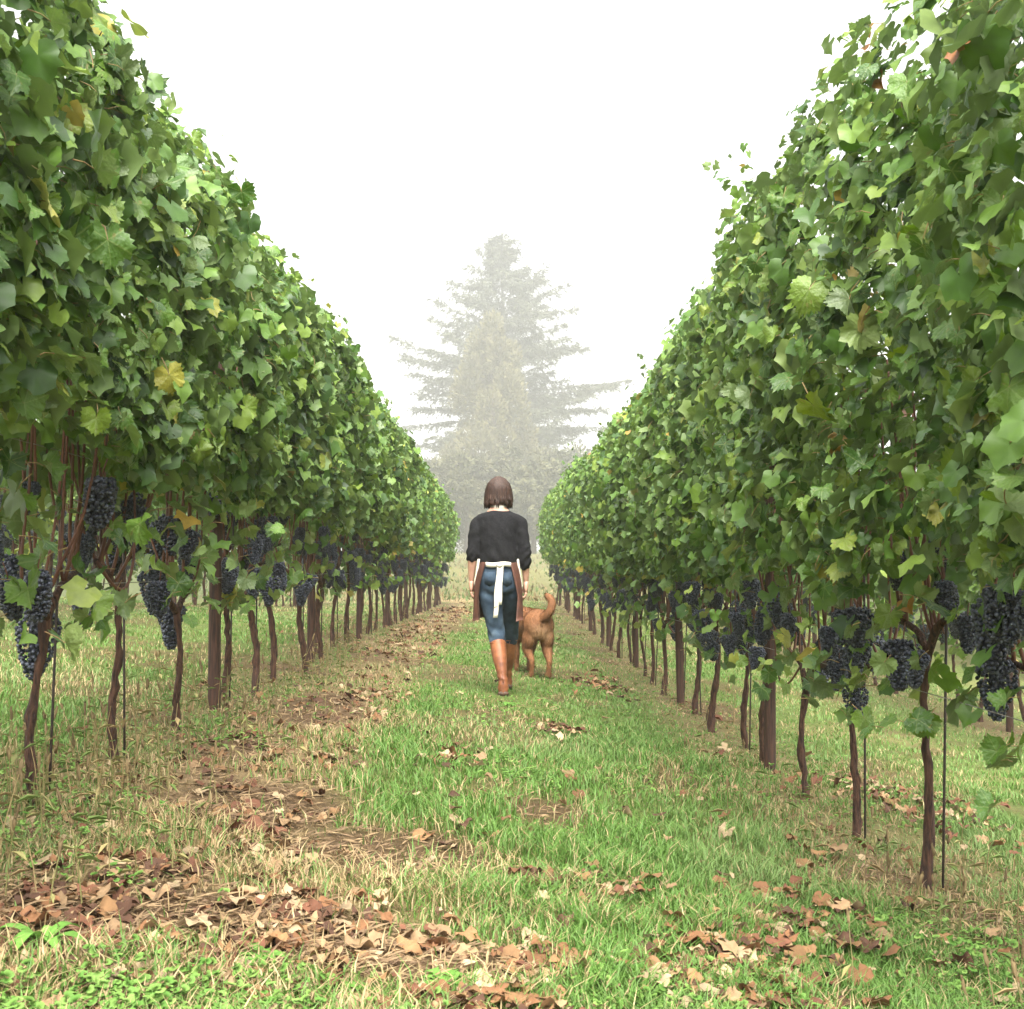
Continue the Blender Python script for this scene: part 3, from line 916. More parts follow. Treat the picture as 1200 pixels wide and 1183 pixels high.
# dead straw lying flat on the bare patches
def dead_straw():
    r_ = np.random.default_rng(28)
    n = 42000
    y = 1 / r_.uniform(1 / 14, 1 / 2.4, n); x = r_.uniform(-1, 1, n) * np.minimum(0.43 * y, 2.2)
    pr = np.clip(0.04 + 0.6 * bare_patch(x, y) + 0.35 * litter_band(x, y) + 0.22 * vine_strip(x), 0, 1)
    k = r_.random(n) < pr
    x, y = x[k], y[k]; n = len(x)
    az = r_.uniform(0, 2 * PI, n); L = r_.uniform(0.02, 0.08, n); wd = r_.uniform(0.0012, 0.003, n) * (1 + 0.08 * np.maximum(y - 4, 0))
    d = np.stack([np.cos(az), np.sin(az), r_.normal(0.05, 0.18, n)], 1); s = np.stack([-np.sin(az), np.cos(az), np.zeros(n)], 1)
    b = np.stack([x, y, gz(x, y) + r_.uniform(0.001, 0.014, n)], 1)
    V = np.stack([b - s * wd[:, None], b + s * wd[:, None], b + d * L[:, None] * .5 + s * wd[:, None] + [0, 0, .004], b + d * L[:, None]], 1)
    F = (np.array([[0, 1, 2], [0, 2, 3]])[None] + (np.arange(n) * 4)[:, None, None]).reshape(-1, 3)
    t = r_.random(n)[:, None]; u = r_.random(n)[:, None]
    c = (np.array([0.32, 0.225, 0.12]) * t + np.array([0.16, 0.10, 0.06]) * (1 - t)) * (0.7 + 0.5 * u)
    me = mesh_np('dead_straw', V.reshape(-1, 3), F, M['weed'], attrs={'Col': ('FLOAT_COLOR', np.repeat(c, 4, 0))})
    tag(new_obj('dead_straw', me), 'dead brown straw lying flat on the bare patches', 'straw', kind='stuff')
dead_straw()

# ------------------------------------------------------------------ fallen leaves
DEAD_T = [leaf_shape(_half, 400 + s, 2.4, True)[:2] for s in range(8)]
DEAD_S = [leaf_shape(_medium, 430 + s, 2.3, False)[:2] for s in range(6)]
def crumple(T, s):
    V, F = T; r_ = np.random.default_rng(s); V = V.copy()
    ph = r_.uniform(0, 6, 3)
    k = r_.uniform(0.5, 1.5)                       # roll up across the midrib
    a = V[:, 0] * k
    V[:, 2] *= 0.6
    V[:, 2] += 0.11 * np.sin(5.5 * V[:, 0] + ph[0]) * np.cos(4.6 * V[:, 1] + ph[1]) + np.abs(V[:, 0]) * r_.uniform(-0.2, 0.55)
    V[:, 0] = np.sin(a) / k * r_.uniform(0.7, 1.0)
    V[:, 2] += 0.25 * V[:, 1] ** 2 * r_.uniform(-0.6, 1.0)
    V += r_.normal(0, 0.025, V.shape)
    V[:, 2] -= np.percentile(V[:, 2], 35)
    return V, F
DEAD_T = [crumple(t, i) for i, t in enumerate(DEAD_T)]; DEAD_S = [crumple(t, 50 + i) for i, t in enumerate(DEAD_S)]
DEAD_COL = [((0.185, 0.090, 0.042), 'russet'), ((0.30, 0.195, 0.105), 'tan'), ((0.090, 0.045, 0.027), 'dark brown'), ((0.23, 0.130, 0.060), 'ginger brown'), ((0.37, 0.275, 0.165), 'pale straw-coloured'), ((0.150, 0.064, 0.036), 'red-brown')]

def litter_positions(r_, n):
    xs, ys = [], []
    while sum(len(a) for a in xs) < n:
        y = np.where(r_.random(4000) < 0.5, 1 / r_.uniform(1 / 34, 1 / 2.5, 4000), r_.uniform(4.5, 30, 4000)); x = r_.uniform(-1, 1, 4000) * np.minimum(0.42 * y, 2.4)
        extra = np.zeros_like(x)
        for px, py, rx, ry in ((0.58, 3.25, 0.20, 0.28), (0.28, 4.0, 0.18, 0.16), (0.10, 3.25, 0.10, 0.12), (0.95, 3.9, 0.20, 0.25), (0.72, 3.6, 0.12, 0.12), (0.35, 7.9, 0.10, 0.25), (0.95, 12, 0.15, 0.8), (-0.2, 6.4, 0.1, 0.3), (2.1, 6.6, 0.3, 0.7)):
            extra = np.maximum(extra, np.exp(-((x - px) / rx) ** 2 - ((y - py) / ry) ** 2))
        clump = sstep(0.42, 0.66, fbm(x * 2.6, y * 1.5, 140, 2))
        pr = np.clip(1.0 * litter_band(x, y) * (0.25 + clump) + 1.6 * extra + 0.10 * vine_strip(x) * clump + 0.010, 0, 1)
        k = r_.random(4000) < pr
        xs.append(x[k]); ys.append(y[k])
    return np.concatenate(xs)[:n], np.concatenate(ys)[:n]

def fallen():
    r_ = np.random.default_rng(38)
    x, y = litter_positions(r_, 3200)
    for px, py, rx, ry, m in ((0.58, 3.25, .16, .20, 34), (0.25, 4.0, .14, .13, 22), (0.08, 3.2, .10, .10, 14), (0.95, 3.9, .16, .2, 20), (0.72, 3.6, .2, .3, 14),
                              (0.38, 7.9, .12, .22, 26), (0.9, 11.5, .2, .9, 36), (-0.25, 6.2, .25, .5, 22), (0.3, 5.4, .5, .8, 22), (2.1, 6.6, .3, .7, 40), (-0.1, 4.6, .25, .3, 16)):
        x = np.concatenate([x, px + r_.normal(0, rx * .7, m)]); y = np.concatenate([y, py + r_.normal(0, ry * .7, m)])
    order = np.argsort(y)
    x, y = x[order], y[order]
    k_ = (y > 3.9) | (r_.random(len(x)) < 0.85)
    x, y = x[k_], y[k_]
    n = len(x)
    Nn = np.stack([r_.normal(0, .25, n), r_.normal(0, .25, n), np.ones(n)], 1)
    az = r_.uniform(0, 2 * PI, n); T = np.stack([np.cos(az), np.sin(az), np.zeros(n)], 1)
    Rm = frames(Nn, T); S = np.where(r_.random(n) < 0.55, r_.uniform(0.026, 0.052, n), r_.uniform(0.009, 0.028, n))
    P = np.stack([x, y, gz(x, y) + 0.006 + 0.014 * r_.random(n) + 0.022 * sstep(-0.5, -0.2, x) * (1 - bare_patch(x, y))], 1)
    ci = r_.integers(0, len(DEAD_COL), n)
    # the largest in the picture are leaves of their own
    K = 210
    meshes = {}
    used = {}
    for i in range(K):
        t, c = i % len(DEAD_T), int(ci[i])
        if (t, c) not in meshes:
            V, F = DEAD_T[t]
            col = np.tile(np.array(DEAD_COL[c][0]), (len(V), 1)) * np.random.default_rng(t).uniform(0.7, 1.2, (len(V), 1))
            meshes[(t, c)] = mesh_np('fallen_leaf', V, F, M['dead_leaf_single'], attrs={'Col': ('FLOAT_COLOR', col)})
        o = bpy.data.objects.new('fallen_leaf', meshes[(t, c)]); COL.objects.link(o)
        m4 = Matrix(Rm[i].tolist()).to_4x4() @ Matrix.Scale(float(S[i]), 4); m4.translation = Vector(P[i].tolist()); o.matrix_basis = m4
        px = 'on the leaf-strewn track' if x[i] < -0.55 and x[i] > -1.35 else 'under the left vine row' if x[i] <= -1.35 else 'in the middle of the path' if x[i] < 0.45 else 'near the right vine row'
        sz = 'large' if S[i] > 0.042 else 'small' if S[i] < 0.030 else 'medium'
        used.setdefault((sz, DEAD_COL[c][1], px), []).append((x[i] / y[i], o))
    for (sz, cn, px), lst in used.items():
        lst.sort(key=lambda q: q[0])
        for q, (_, o) in enumerate(lst):
            pos = '' if len(lst) == 1 else (', leftmost' if q == 0 else f', {ORD[q]} from the left') + f' of the {sz} {cn} ones there'
            lb = f'{sz} {cn} dead leaf {px}{pos}'
            if len(lb.split()) > 16: lb = f'{sz} {cn} dead leaf {px}' + (', leftmost of these' if q == 0 else f', {ORD[q]} from the left')
            tag(o, lb, 'dead leaf', 'fallen leaves on the near ground')
    col = np.array([DEAD_COL[int(c)][0] for c in ci[K:]]) * r_.uniform(0.7, 1.25, (n - K, 1))
    me = scatter_mesh('leaf_litter', DEAD_S, P[K:], Rm[K:], S[K:] * (1 + 0.02 * np.maximum(y[K:] - 8, 0)), M['litter'], {'Col': ('FLOAT_COLOR', col)}, r_)
    tag(new_obj('leaf_litter', me), 'brown dead vine leaves strewn along the wheel track and rows', 'leaf litter', kind='stuff')
fallen()

# ------------------------------------------------------------------ single weeds in the foreground
def weed_plant(x, y, label, nl, L, wide, up, seed):
    r_ = random.Random(seed)
    root = empty('weed_plant', (x, y, gzf(x, y))); tag(root, label, 'weed', 'leafy weeds in the foreground')
    for k in range(nl):
        a = 2 * PI * k / nl + r_.uniform(-.3, .3); l = L * r_.uniform(.6, 1.15); u = up * r_.uniform(.5, 1.3)
        V, F = [], []
        m = 8
        for i in range(m):
            t = i / (m - 1)
            wd = wide * (math.sin(PI * min(t * .93 + .06, 1)) ** .8) * (1 + (.28 * (-1) ** i if wide < .016 else 0)) * r_.uniform(.85, 1.15)
            c = Vector((l * t * math.cos(a), l * t * math.sin(a), .004 + l * (u * t - (u * .75 + .12) * t * t)))
            sd = Vector((-math.sin(a), math.cos(a), 0)) * wd
            V += [c - sd + Vector((0, 0, wd * .35)), c, c + sd + Vector((0, 0, wd * .35))]
        for i in range(m - 1):
            for j in (0, 1):
                q = i * 3 + j; F += [(q, q + 1, q + 4), (q, q + 4, q + 3)]
        c = np.tile(np.array([0.11, 0.235, 0.04]) * r_.uniform(.75, 1.25), (len(V), 1)); c[1::3] *= 1.25
        new_obj('leaf', mesh_np('leaf', np.array([tuple(v) for v in V]), np.array(F), M['weed'], attrs={'Col': ('FLOAT_COLOR', c)}), root)
for args in ((-0.27, 2.86, 'toothed green weed rosette at the bottom edge of the path', 13, .13, .013, .55, 1),
             (-0.12, 2.98, 'small leafy weed beside the toothed rosette at the bottom edge', 9, .085, .014, .7, 2),
             (-1.02, 2.92, 'broad-leaved green weed in the bottom left corner', 8, .12, .017, 1.1, 3),
             (-0.55, 3.05, 'low green weed among dead leaves at the bottom edge', 9, .09, .013, .7, 4),
             (0.98, 3.05, 'leafy weed in the grass at the bottom right', 10, .10, .014, .8, 5),
             (0.06, 9.05, 'small pale green weed by the heel of the walking person', 8, .07, .018, .6, 6)):
    weed_plant(*args)

# ------------------------------------------------------------------ person
def apply_remesh(name, parts, voxel, smooth_it=6, mat=None, post=None):
    V, F = merge(parts)
    me = mesh_np(name + '_raw', V, F)
    o = bpy.data.objects.new(name + '_raw', me); link(o)
    m = o.modifiers.new('r', 'REMESH'); m.mode = 'VOXEL'; m.voxel_size = voxel; m.use_smooth_shade = True
    s = o.modifiers.new('s', 'SMOOTH'); s.iterations = smooth_it; s.factor = 0.5
    dg = bpy.context.evaluated_depsgraph_get()
    ev = o.evaluated_get(dg)
    res = bpy.data.meshes.new_from_object(ev)
    res.name = name
    bpy.data.objects.remove(o); bpy.data.meshes.remove(me)
    if post:
        n = len(res.vertices)
        co = np.zeros(n * 3, np.float32); res.vertices.foreach_get('co', co); co = co.reshape(-1, 3)
        nr = np.zeros(n * 3, np.float32); res.vertices.foreach_get('normal', nr); nr = nr.reshape(-1, 3)
        co = post(co, nr)
        res.vertices.foreach_set('co', np.ascontiguousarray(co, np.float32).ravel())
    res.polygons.foreach_set('use_smooth', np.ones(len(res.polygons), bool))
    res.materials.clear()
    if mat: res.materials.append(mat)
    res.update()
    return res

def ell(c, r, n=12, axis=(0, 0, 1)):
    c = Vector(c); ax = Vector(axis).normalized()
    ts = np.linspace(-1, 1, 9)
    pts = [c + ax * (r[2] * math.sin(t * PI / 2)) for t in ts]
    rad = [(max(r[0] * math.cos(t * PI / 2), 0.001), max(r[1] * math.cos(t * PI / 2), 0.001)) for t in ts]
    return tube_np(pts, rad, n, True, ref=(0, 1, 0) if abs(ax.y) < .9 else (0, 0, 1))

M['skin'] = simple_mat('skin', (0.50, 0.27, 0.19), (0.60, 0.35, 0.25), 30, 0.5, 0.1, 0.001)
M['sweater'] = simple_mat('black_knit', (0.004, 0.004, 0.005), (0.012, 0.012, 0.014), 90, 0.9, 0.5, 0.003, spec=0.2)
def denim_material():
    m, t, p = mat_new('denim')
    n = noise_node(t, 9, 5); r = ramp(t, [(0.3, (0.014, 0.024, 0.040)), (0.58, (0.040, 0.064, 0.092)), (0.8, (0.10, 0.135, 0.165))], n.outputs['Fac'])
    t.links.new(r.outputs[0], p.inputs['Base Color']); p.inputs['Roughness'].default_value = 0.9; p.inputs['Specular IOR Level'].default_value = 0.15
    n2 = noise_node(t, 160, 2); bump(t, p, n2.outputs['Fac'], 0.3, 0.002)
    return m
M['denim'] = denim_material()
M['boot'] = simple_mat('tan_leather', (0.12, 0.036, 0.015), (0.30, 0.108, 0.040), 11, 0.5, 0.15, 0.003, detail=6)
M['sole'] = simple_mat('boot_sole', (0.04, 0.022, 0.014), (0.10, 0.055, 0.03), 40, 0.7, 0.2, 0.001)
M['apron'] = simple_mat('brown_apron', (0.055, 0.018, 0.010), (0.095, 0.033, 0.018), 18, 0.7, 0.25, 0.002)
M['webbing'] = simple_mat('cream_webbing', (0.62, 0.58, 0.48), (0.74, 0.70, 0.60), 60, 0.8, 0.4, 0.001)
def hair_material(name, c1, c2, stretch, scale=40, rough=0.42):
    return simple_mat(name, c1, c2, scale, rough, 0.8, 0.006, stretch=stretch, detail=6)
M['hair'] = hair_material('brown_hair', (0.014, 0.006, 0.004), (0.066, 0.028, 0.015), (4, 4, 0.22), 45, 0.6)
M['buckle'] = simple_mat('brass', (0.30, 0.22, 0.10), (0.42, 0.32, 0.15), 30, 0.35, 0)

PX, PY = 0.02, 9.74
def build_person():
    cx = -0.027; by = 0.20
    # --- body, one continuous figure
    lsh, lel, lwr = Vector((-.198, by, 1.345)), Vector((-.228, by - .03, 1.08)), Vector((-.236, by + .03, .865))
    rsh, rel, rwr = Vector((.150, by, 1.345)), Vector((.180, by - .03, 1.065)), Vector((.188, by + .03, .860))
    parts = []
    tors = [((cx, by, .80), (.135, .10)), ((cx - .01, by, .90), (.150, .115)), ((cx, by, 1.02), (.118, .085)), ((cx, by, 1.15), (.125, .09)), ((cx, by, 1.27), (.140, .090)), ((cx, by, 1.36), (.125, .07)), ((cx, by, 1.41), (.085, .06)), ((cx, by + .01, 1.45), (.048, .052)), ((cx, by + .02, 1.50), (.046, .055))]
    parts.append(tube_np([p for p, r in tors], [r for p, r in tors], 20, True, (0, 1, 0)))
    parts.append(ell((cx, by + .035, 1.575), (.072, .092, .108)))                    # skull
    parts.append(ell((cx, by + .10, 1.525), (.048, .045, .062)))                     # jaw
    parts.append(tube_np([(cx, by + .12, 1.585), (cx, by + .142, 1.552), (cx, by + .125, 1.543)], [.008, .014, .012], 8))   # nose
    parts.append(ell((cx, by + .135, 1.520), (.022, .010, .008)))                    # lips
    for s in (-1, 1):
        parts.append(ell((cx + s * .030, by + .112, 1.583), (.014, .010, .008)))     # eyelids
        parts.append(ell((cx + s * .074, by + .03, 1.565), (.010, .018, .030)))      # ears
    for sh, el, wr in ((lsh, lel, lwr), (rsh, rel, rwr)):
        parts.append(tube_np([sh, sh.lerp(el, .5), el, el.lerp(wr, .3), el.lerp(wr, .75), wr], [.022, .034, .034, .037, .027, (.024, .021)], 12, True, (1, 0, 0)))
    lhip, lkn, lan = Vector((-.105, by, .84)), Vector((-.042, by - .02, .47)), Vector((.012, 0.02, .10))
    rhip, rkn, ran = Vector((.055, by, .84)), Vector((.068, by + .24, .47)), Vector((.046, by + .40, .10))
    for hp, kn, an in ((lhip, lkn, lan), (rhip, rkn, ran)):
        parts.append(tube_np([hp, hp.lerp(kn, .5), kn, kn.lerp(an, .3), an, an + Vector((0, 0, -.05))], [.080, .066, .046, .048, .030, .03], 12, True, (1, 0, 0)))
        parts.append(tube_np([an + Vector((0, -.03, -.055)), an + Vector((0, .06, -.055)), an + Vector((0, .16, -.065))], [(.03, .03), (.036, .028), (.03, .018)], 10, True, (0, 0, 1)))
    me = apply_remesh('person', parts, 0.0075, 5, M['skin'])
    # hands with five curled fingers, added to the same mesh
    hp = []
    for side, wr in ((-1, lwr), (1, rwr)):
        dn = Vector((0, .10, -1)).normalized(); fw = Vector((0, 1, .10)).normalized(); inn = Vector((-side, 0, 0))
        palm = [wr + Vector((0, 0, .012)), wr + dn * .02, wr + dn * .05, wr + dn * .088]
        hp.append(tube_np(palm, [(.020, .022), (.020, .029), (.017, .039), (.014, .037)], 12, True, (0, 1, 0)))
        for k, (off, L) in enumerate(((.029, .066), (.010, .074), (-.010, .070), (-.028, .055))):
            b = wr + dn * .082 + fw * off
            c = .45 + .14 * k
            p1 = b + dn * L * .45 + inn * L * .08
            p2 = p1 + (dn * math.cos(c) + inn * math.sin(c)) * L * .40
            p3 = p2 + (dn * math.cos(c * 2.3) + inn * math.sin(c * 2.3)) * L * .34
            hp.append(tube_np(smooth_path([b, p1, p2, p3], 3), list(np.interp(np.linspace(0, 1, 10), [0, .9, 1], [.0098, .0078, .005])), 8))
        b = wr + dn * .022 + fw * .024 + inn * .004
        hp.append(tube_np(smooth_path([b, b + fw * .020 + dn * .022 + inn * .006, b + fw * .022 + dn * .050 + inn * .016, b + fw * .014 + dn * .072 + inn * .022], 3), list(np.interp(np.linspace(0, 1, 10), [0, .3, .9, 1], [.013, .012, .0085, .005])), 8))
    HV, HF = merge(hp)
    n0 = len(me.vertices)
    co = np.zeros(n0 * 3, np.float32); me.vertices.foreach_get('co', co)
    bm = bmesh.new(); bm.from_mesh(me)
    vs_ = [bm.verts.new(v) for v in HV]
    for f in HF:
        fc = bm.faces.new([vs_[i] for i in f]); fc.smooth = True
    bm.normal_update(); bm.to_mesh(me); bm.free()
    person = new_obj('person', me)
    person.location = (PX, PY, gzf(PX, PY))
    tag(person, 'person in black sweater, rolled jeans, brown apron and tan boots walking away along the path', 'person')

    # --- sweater
    def folds(co, nr):
        z = co[:, 2]; x = co[:, 0]; y = co[:, 1]
        arm = np.clip((np.abs(x - cx) - .165) / .03, 0, 1)
        f = 0.0030 * np.sin(z * 95 + 9 * np.sin(x * 14) + 3 * y * 10) * sstep(1.22, 1.05, z) * arm * 1.6
        f += 0.0045 * np.sin((x - cx) * 62 + 5 * np.sin(z * 13)) * np.clip(1 - np.abs(z - 1.05) / .10, 0, 1) * (1 - arm)
        f += 0.011 * (fbm(x * 12 + z * 5, z * 8 + y * 6, 3) - .5) * 2
        diag = 0.003 * np.sin(70 * (z - 1.25) + 45 * np.abs(x - cx)) * np.clip(1 - np.abs(z - 1.22) / .14, 0, 1) * np.clip((np.abs(x - cx) - .05) / .08, 0, 1)
        return co + nr * (f + diag)[:, None]
    sp = []
    tz = [(.985, .128, .100), (1.005, .146, .118), (1.04, .154, .126), (1.10, .150, .120), (1.18, .148, .114), (1.27, .162, .112), (1.32, .178, .102), (1.36, .172, .092), (1.385, .135, .082), (1.405, .088, .070), (1.414, .068, .062)]
    sp.append(tube_np([(cx, by, z) for z, a, b in tz], [(a, b) for z, a, b in tz], 24, True, (0, 1, 0)))
    for (sh, el, wr), e in (((lsh, lel, lwr), .28), ((rsh, rel, rwr), .50)):
        k_ = 1 if sh.x < 0 else -1
        sp.append(tube_np([sh + Vector((k_ * .07, 0, -.005)), sh + Vector((k_ * .03, 0, .002)), sh + Vector((k_ * .004, 0, -.02)), sh.lerp(el, .35), sh.lerp(el, .7), el, el.lerp(wr, e * .5), el.lerp(wr, e)], [.020, .038, .047, .050, .049, .049, .049, .040], 14, True, (1, 0, 0)))
    o = new_obj('sweater', apply_remesh('sweater', sp, 0.009, 10, M['sweater'], folds), person)

    # --- jeans
    def jf(co, nr):
        z = co[:, 2]; x = co[:, 0]; y = co[:, 1]
        f = 0.0055 * np.sin(z * 75 + 22 * x + 6 * np.sin(y * 16)) * np.clip(1 - np.abs(z - .46) / .12, 0, 1)
        f += 0.0050 * np.sin(z * 60 - 38 * np.abs(x + .025)) * np.clip(1 - np.abs(z - .76) / .07, 0, 1)
        f += 0.004 * (fbm(x * 14 + 4, z * 9 + y * 7, 8) - .5) * 2
        seam = -0.006 * np.exp(-((x + .022) / .007) ** 2) * (y < by) * (z > .74)
        return co + nr * (f + seam)[:, None]
    jp = []
    hz = [(1.0, .128, .095), (.95, .145, .110), (.88, .158, .126), (.81, .155, .126), (.775, .145, .11)]
    jp.append(tube_np([(cx - .003, by - .005, z) for z, a, b in hz], [(a, b) for z, a, b in hz], 24, True, (0, 1, 0)))
    for hpv, kn, an in ((lhip, lkn, lan), (rhip, rkn, ran)):
        e = kn.lerp(an, .25)
        jp.append(tube_np([hpv, hpv.lerp(kn, .3), hpv.lerp(kn, .65), kn, e], [(.088, .1), (.090, .096), (.075, .079), (.066, .068), (.063, .066)], 16, True, (0, 1, 0)))
    jn = new_obj('jeans', apply_remesh('jeans', jp, 0.009, 4, M['denim'], jf), person)
    for s in (-1, 1):                                   # back pockets
        yv = by - .125
        pk = []
        px0 = cx + s * .065
        V = np.array([(px0 - .04, 0, .935), (px0 + .04, 0, .935), (px0 + .042, 0, .85), (px0, 0, .825), (px0 - .042, 0, .85)])
        V2 = V.copy()
        for W, d in ((V, 0), (V2, .02)):
            W[:, 1] = by - .005 - .130 * np.sqrt(np.clip(1 - ((W[:, 0] - cx) / .168) ** 2, .05, 1)) * np.interp(W[:, 2], [.82, .88, .94], [.985, .99, .90]) - .0025 + d
        F = [(0, 1, 2), (0, 2, 3), (0, 3, 4), (5, 7, 6), (5, 8, 7), (5, 9, 8)]
        for k in range(5):
            k2 = (k + 1) % 5; F += [(k, k + 5, k2 + 5), (k, k2 + 5, k2)]
        new_obj('pocket', mesh_np('pocket', np.concatenate([V, V2]), np.array(F), M['denim'], smooth=False), jn)

    # --- boots
    for kn, an in ((lkn, lan), (rkn, ran)):
        d = (kn - an)
        top = an + d * .80
        bp = [tube_np([top, an + d * .60, an + d * .35, an + d * .12, an + Vector((0, 0, -.01)), an + Vector((0, .0, -.055)), an + Vector((0, .0, -.085))], [(.062, .068), (.059, .066), (.049, .056), (.037, .044), (.037, .046), (.038, .047), (.036, .045)], 16, True, (0, 1, 0)),
              tube_np([an + Vector((0, -.02, -.045)), an + Vector((0, .05, -.045)), an + Vector((0, .13, -.058)), an + Vector((0, .19, -.066)), an + Vector((0, .215, -.07))], [(.040, .042), (.043, .045), (.046, .034), (.038, .026), (.018, .014)], 14, True, (0, 0, 1))]
        def bf(co, nr, an=an):
            z = co[:, 2]
            f = 0.0035 * np.sin(z * 105 + 25 * co[:, 0]) * np.clip(1 - np.abs(z - .13) / .06, 0, 1) + 0.003 * (fbm(co[:, 0] * 18, z * 14, 6) - .5) * 2
            return co + nr * f[:, None]
        boot = new_obj('boot', apply_remesh('boot', bp, 0.007, 3, M['boot'], bf), person)
        sp_ = [tube_np([(an.x, an.y - .045, .018), (an.x, an.y + .02, .018)], [(.040, .018), (.042, .018)], 12, True, (0, 0, 1)),
               tube_np([(an.x, an.y + .0, .014), (an.x, an.y + .10, .010), (an.x, an.y + .18, .010), (an.x, an.y + .218, .010)], [(.040, .010), (.047, .010), (.040, .010), (.018, .008)], 12, True, (0, 0, 1))]
        V, F = merge(sp_); new_obj('sole', mesh_np('sole', V, F, M['sole']), boot)
        pts = []
        for q in (.78, .6, .35, .12, -.0):
            c = an + d * q; rr = np.interp(q, [0, .12, .35, .6, .8], [.046, .044, .056, .066, .068]); pts.append(c + Vector((0, -rr, 0)))
        V, F = tube_np(pts, [.004] * len(pts), 6); new_obj('seam', mesh_np('seam', V, F, M['boot']), boot)
        rim = [top + Vector((.062 * math.cos(a), .068 * math.sin(a), -.003)) for a in np.linspace(0, 2 * PI, 25)]
        V, F = tube_np(rim, [.0042] * 25, 6, False); new_obj('rim', mesh_np('rim', V, F, M['boot']), boot)

    # --- apron: wraps the front, its side edges come round to the back
    zs = np.linspace(1.02, .565, 18)
    Vo, F = [], []
    na = 40
    for zi, z in enumerate(zs):
        q = (1.02 - z) / .455
        amax_l = R(np.interp(q, [0, .25, .6, 1], [140, 134, 122, 130])); amax_r = R(np.interp(q, [0, .25, .6, 1], [144, 138, 126, 133]))
        ra = np.interp(z, [.56, .70, .84, .95, 1.02], [.196, .190, .184, .168, .145]); rb = np.interp(z, [.56, .70, .84, .95, 1.02], [.20, .175, .152, .135, .115])
        for k in range(na):
            a = -amax_l + (amax_l + amax_r) * k / (na - 1)
            rip = 1 + .030 * q * math.sin(7 * a + 1) + .012 * math.sin(11 * a + 5 * q)
            Vo.append((cx + ra * rip * math.sin(a), by + rb * rip * math.cos(a), z - .012 * q * math.sin(3 * a)))
    Vo = np.array(Vo)
    Vi = Vo.copy(); c0 = np.array([cx, by, 0]); dlt = Vo - c0; dlt[:, 2] = 0; dlt /= np.linalg.norm(dlt, axis=1, keepdims=True); Vi = Vo - dlt * .0035
    n1 = len(Vo)
    for zi in range(len(zs) - 1):
        for k in range(na - 1):
            a, b, c, d = zi * na + k, zi * na + k + 1, (zi + 1) * na + k + 1, (zi + 1) * na + k
            F += [(a, c, b), (a, d, c), (a + n1, b + n1, c + n1), (a + n1, c + n1, d + n1)]
    edge = [zi * na for zi in range(len(zs))]; edge2 = [zi * na + na - 1 for zi in range(len(zs))]; bot = [(len(zs) - 1) * na + k for k in range(na)]; topi = list(range(na))
    for e in (edge, edge2, bot, topi):
        for a, b in zip(e[:-1], e[1:]): F += [(a, b, b + n1), (a, b + n1, a + n1), (b, a, a + n1), (b, a + n1, b + n1)][:2]
    ap = new_obj('apron', mesh_np('apron', np.concatenate([Vo, Vi]), np.array(F), M['apron']), person)
    def ribbon(name, pts, wv, th=.002, parent=ap):
        """flat band: pts centre line, wv width vectors, thickness along depth"""
        V, F = [], []
        for p, wd in zip(pts, wv):
            p = Vector(p); wd = Vector(wd) * .5; t = Vector((0, th, 0))
            V += [p - wd - t, p + wd - t, p + wd + t, p - wd + t]
        m = len(pts)
        for i in range(m - 1):
            for k in range(4):
                a, b = i * 4 + k, i * 4 + (k + 1) % 4
                F += [(a, b, b + 4), (a, b + 4, a + 4)]
        F += [(0, 2, 1), (0, 3, 2), ((m - 1) * 4, (m - 1) * 4 + 1, (m - 1) * 4 + 2), ((m - 1) * 4, (m - 1) * 4 + 2, (m - 1) * 4 + 3)]
        return new_obj(name, mesh_np(name, np.array([tuple(v) for v in V]), np.array(F), M['webbing'], smooth=False), parent)
    # waist tie across the back
    ang = [R(a) for a in np.linspace(-140, -221, 16)]
    pts = [(cx + .150 * math.sin(a), by + .128 * math.cos(a), .992 + .004 * math.sin(5 * a)) for a in ang]
    ribbon('waist_tie', pts, [(0, 0, .036)] * len(pts), .003)
    zz = np.linspace(.985, .585, 14)
    yb = lambda z: by - np.interp(z, [.58, .70, .80, .88, .95, 1.0], [.135, .138, .143, .143, .134, .135])
    pts = [(cx + .006 - .030 * ((.985 - z) / .40) + .004 * math.sin(z * 22), yb(z), z) for z in zz]
    hang = ribbon('hanging_tie', pts, [(.034, 0, 0)] * len(pts), .002)
    pts = [(cx + .024 - .012 * t + .002 * math.sin(9 * t), yb(.985 - .30 * t) + .005, .985 - .30 * t) for t in np.linspace(0, 1, 10)]
    ribbon('hanging_tie', pts, [(.028, 0, 0)] * len(pts), .002)
    kv, kf = ell((cx + .010, by - .136, .990), (.026, .014, .020), 10); new_obj('knot', mesh_np('knot', kv, kf, M['webbing']), ap)
    V, F = tube_np([(cx - .020, yb(.66) - .004, .672), (cx - .018, yb(.66) - .004, .668)], [(.019, .002)] * 2, 4); new_obj('buckle', mesh_np('buckle', V, F, M['buckle'], smooth=False), hang)
    for s, zl in ((-1, .83), (1, .80)):                  # cream side straps
        pts = [(cx + s * (.150 + .030 * t), by - .045 + .02 * t, 1.035 - (1.035 - zl) * t) for t in np.linspace(0, 1, 8)]
        ribbon('side_strap', pts, [(.018, -.006, 0)] * 8, .003)
    # halter strap at the nape
    ang = [R(a) for a in np.linspace(100, 260, 14)]
    pts = [(cx + .064 * math.sin(a), by + .01 + .062 * math.cos(a), 1.432) for a in ang]
    ribbon('neck_strap', pts, [(0, 0, .036)] * len(pts), .002)

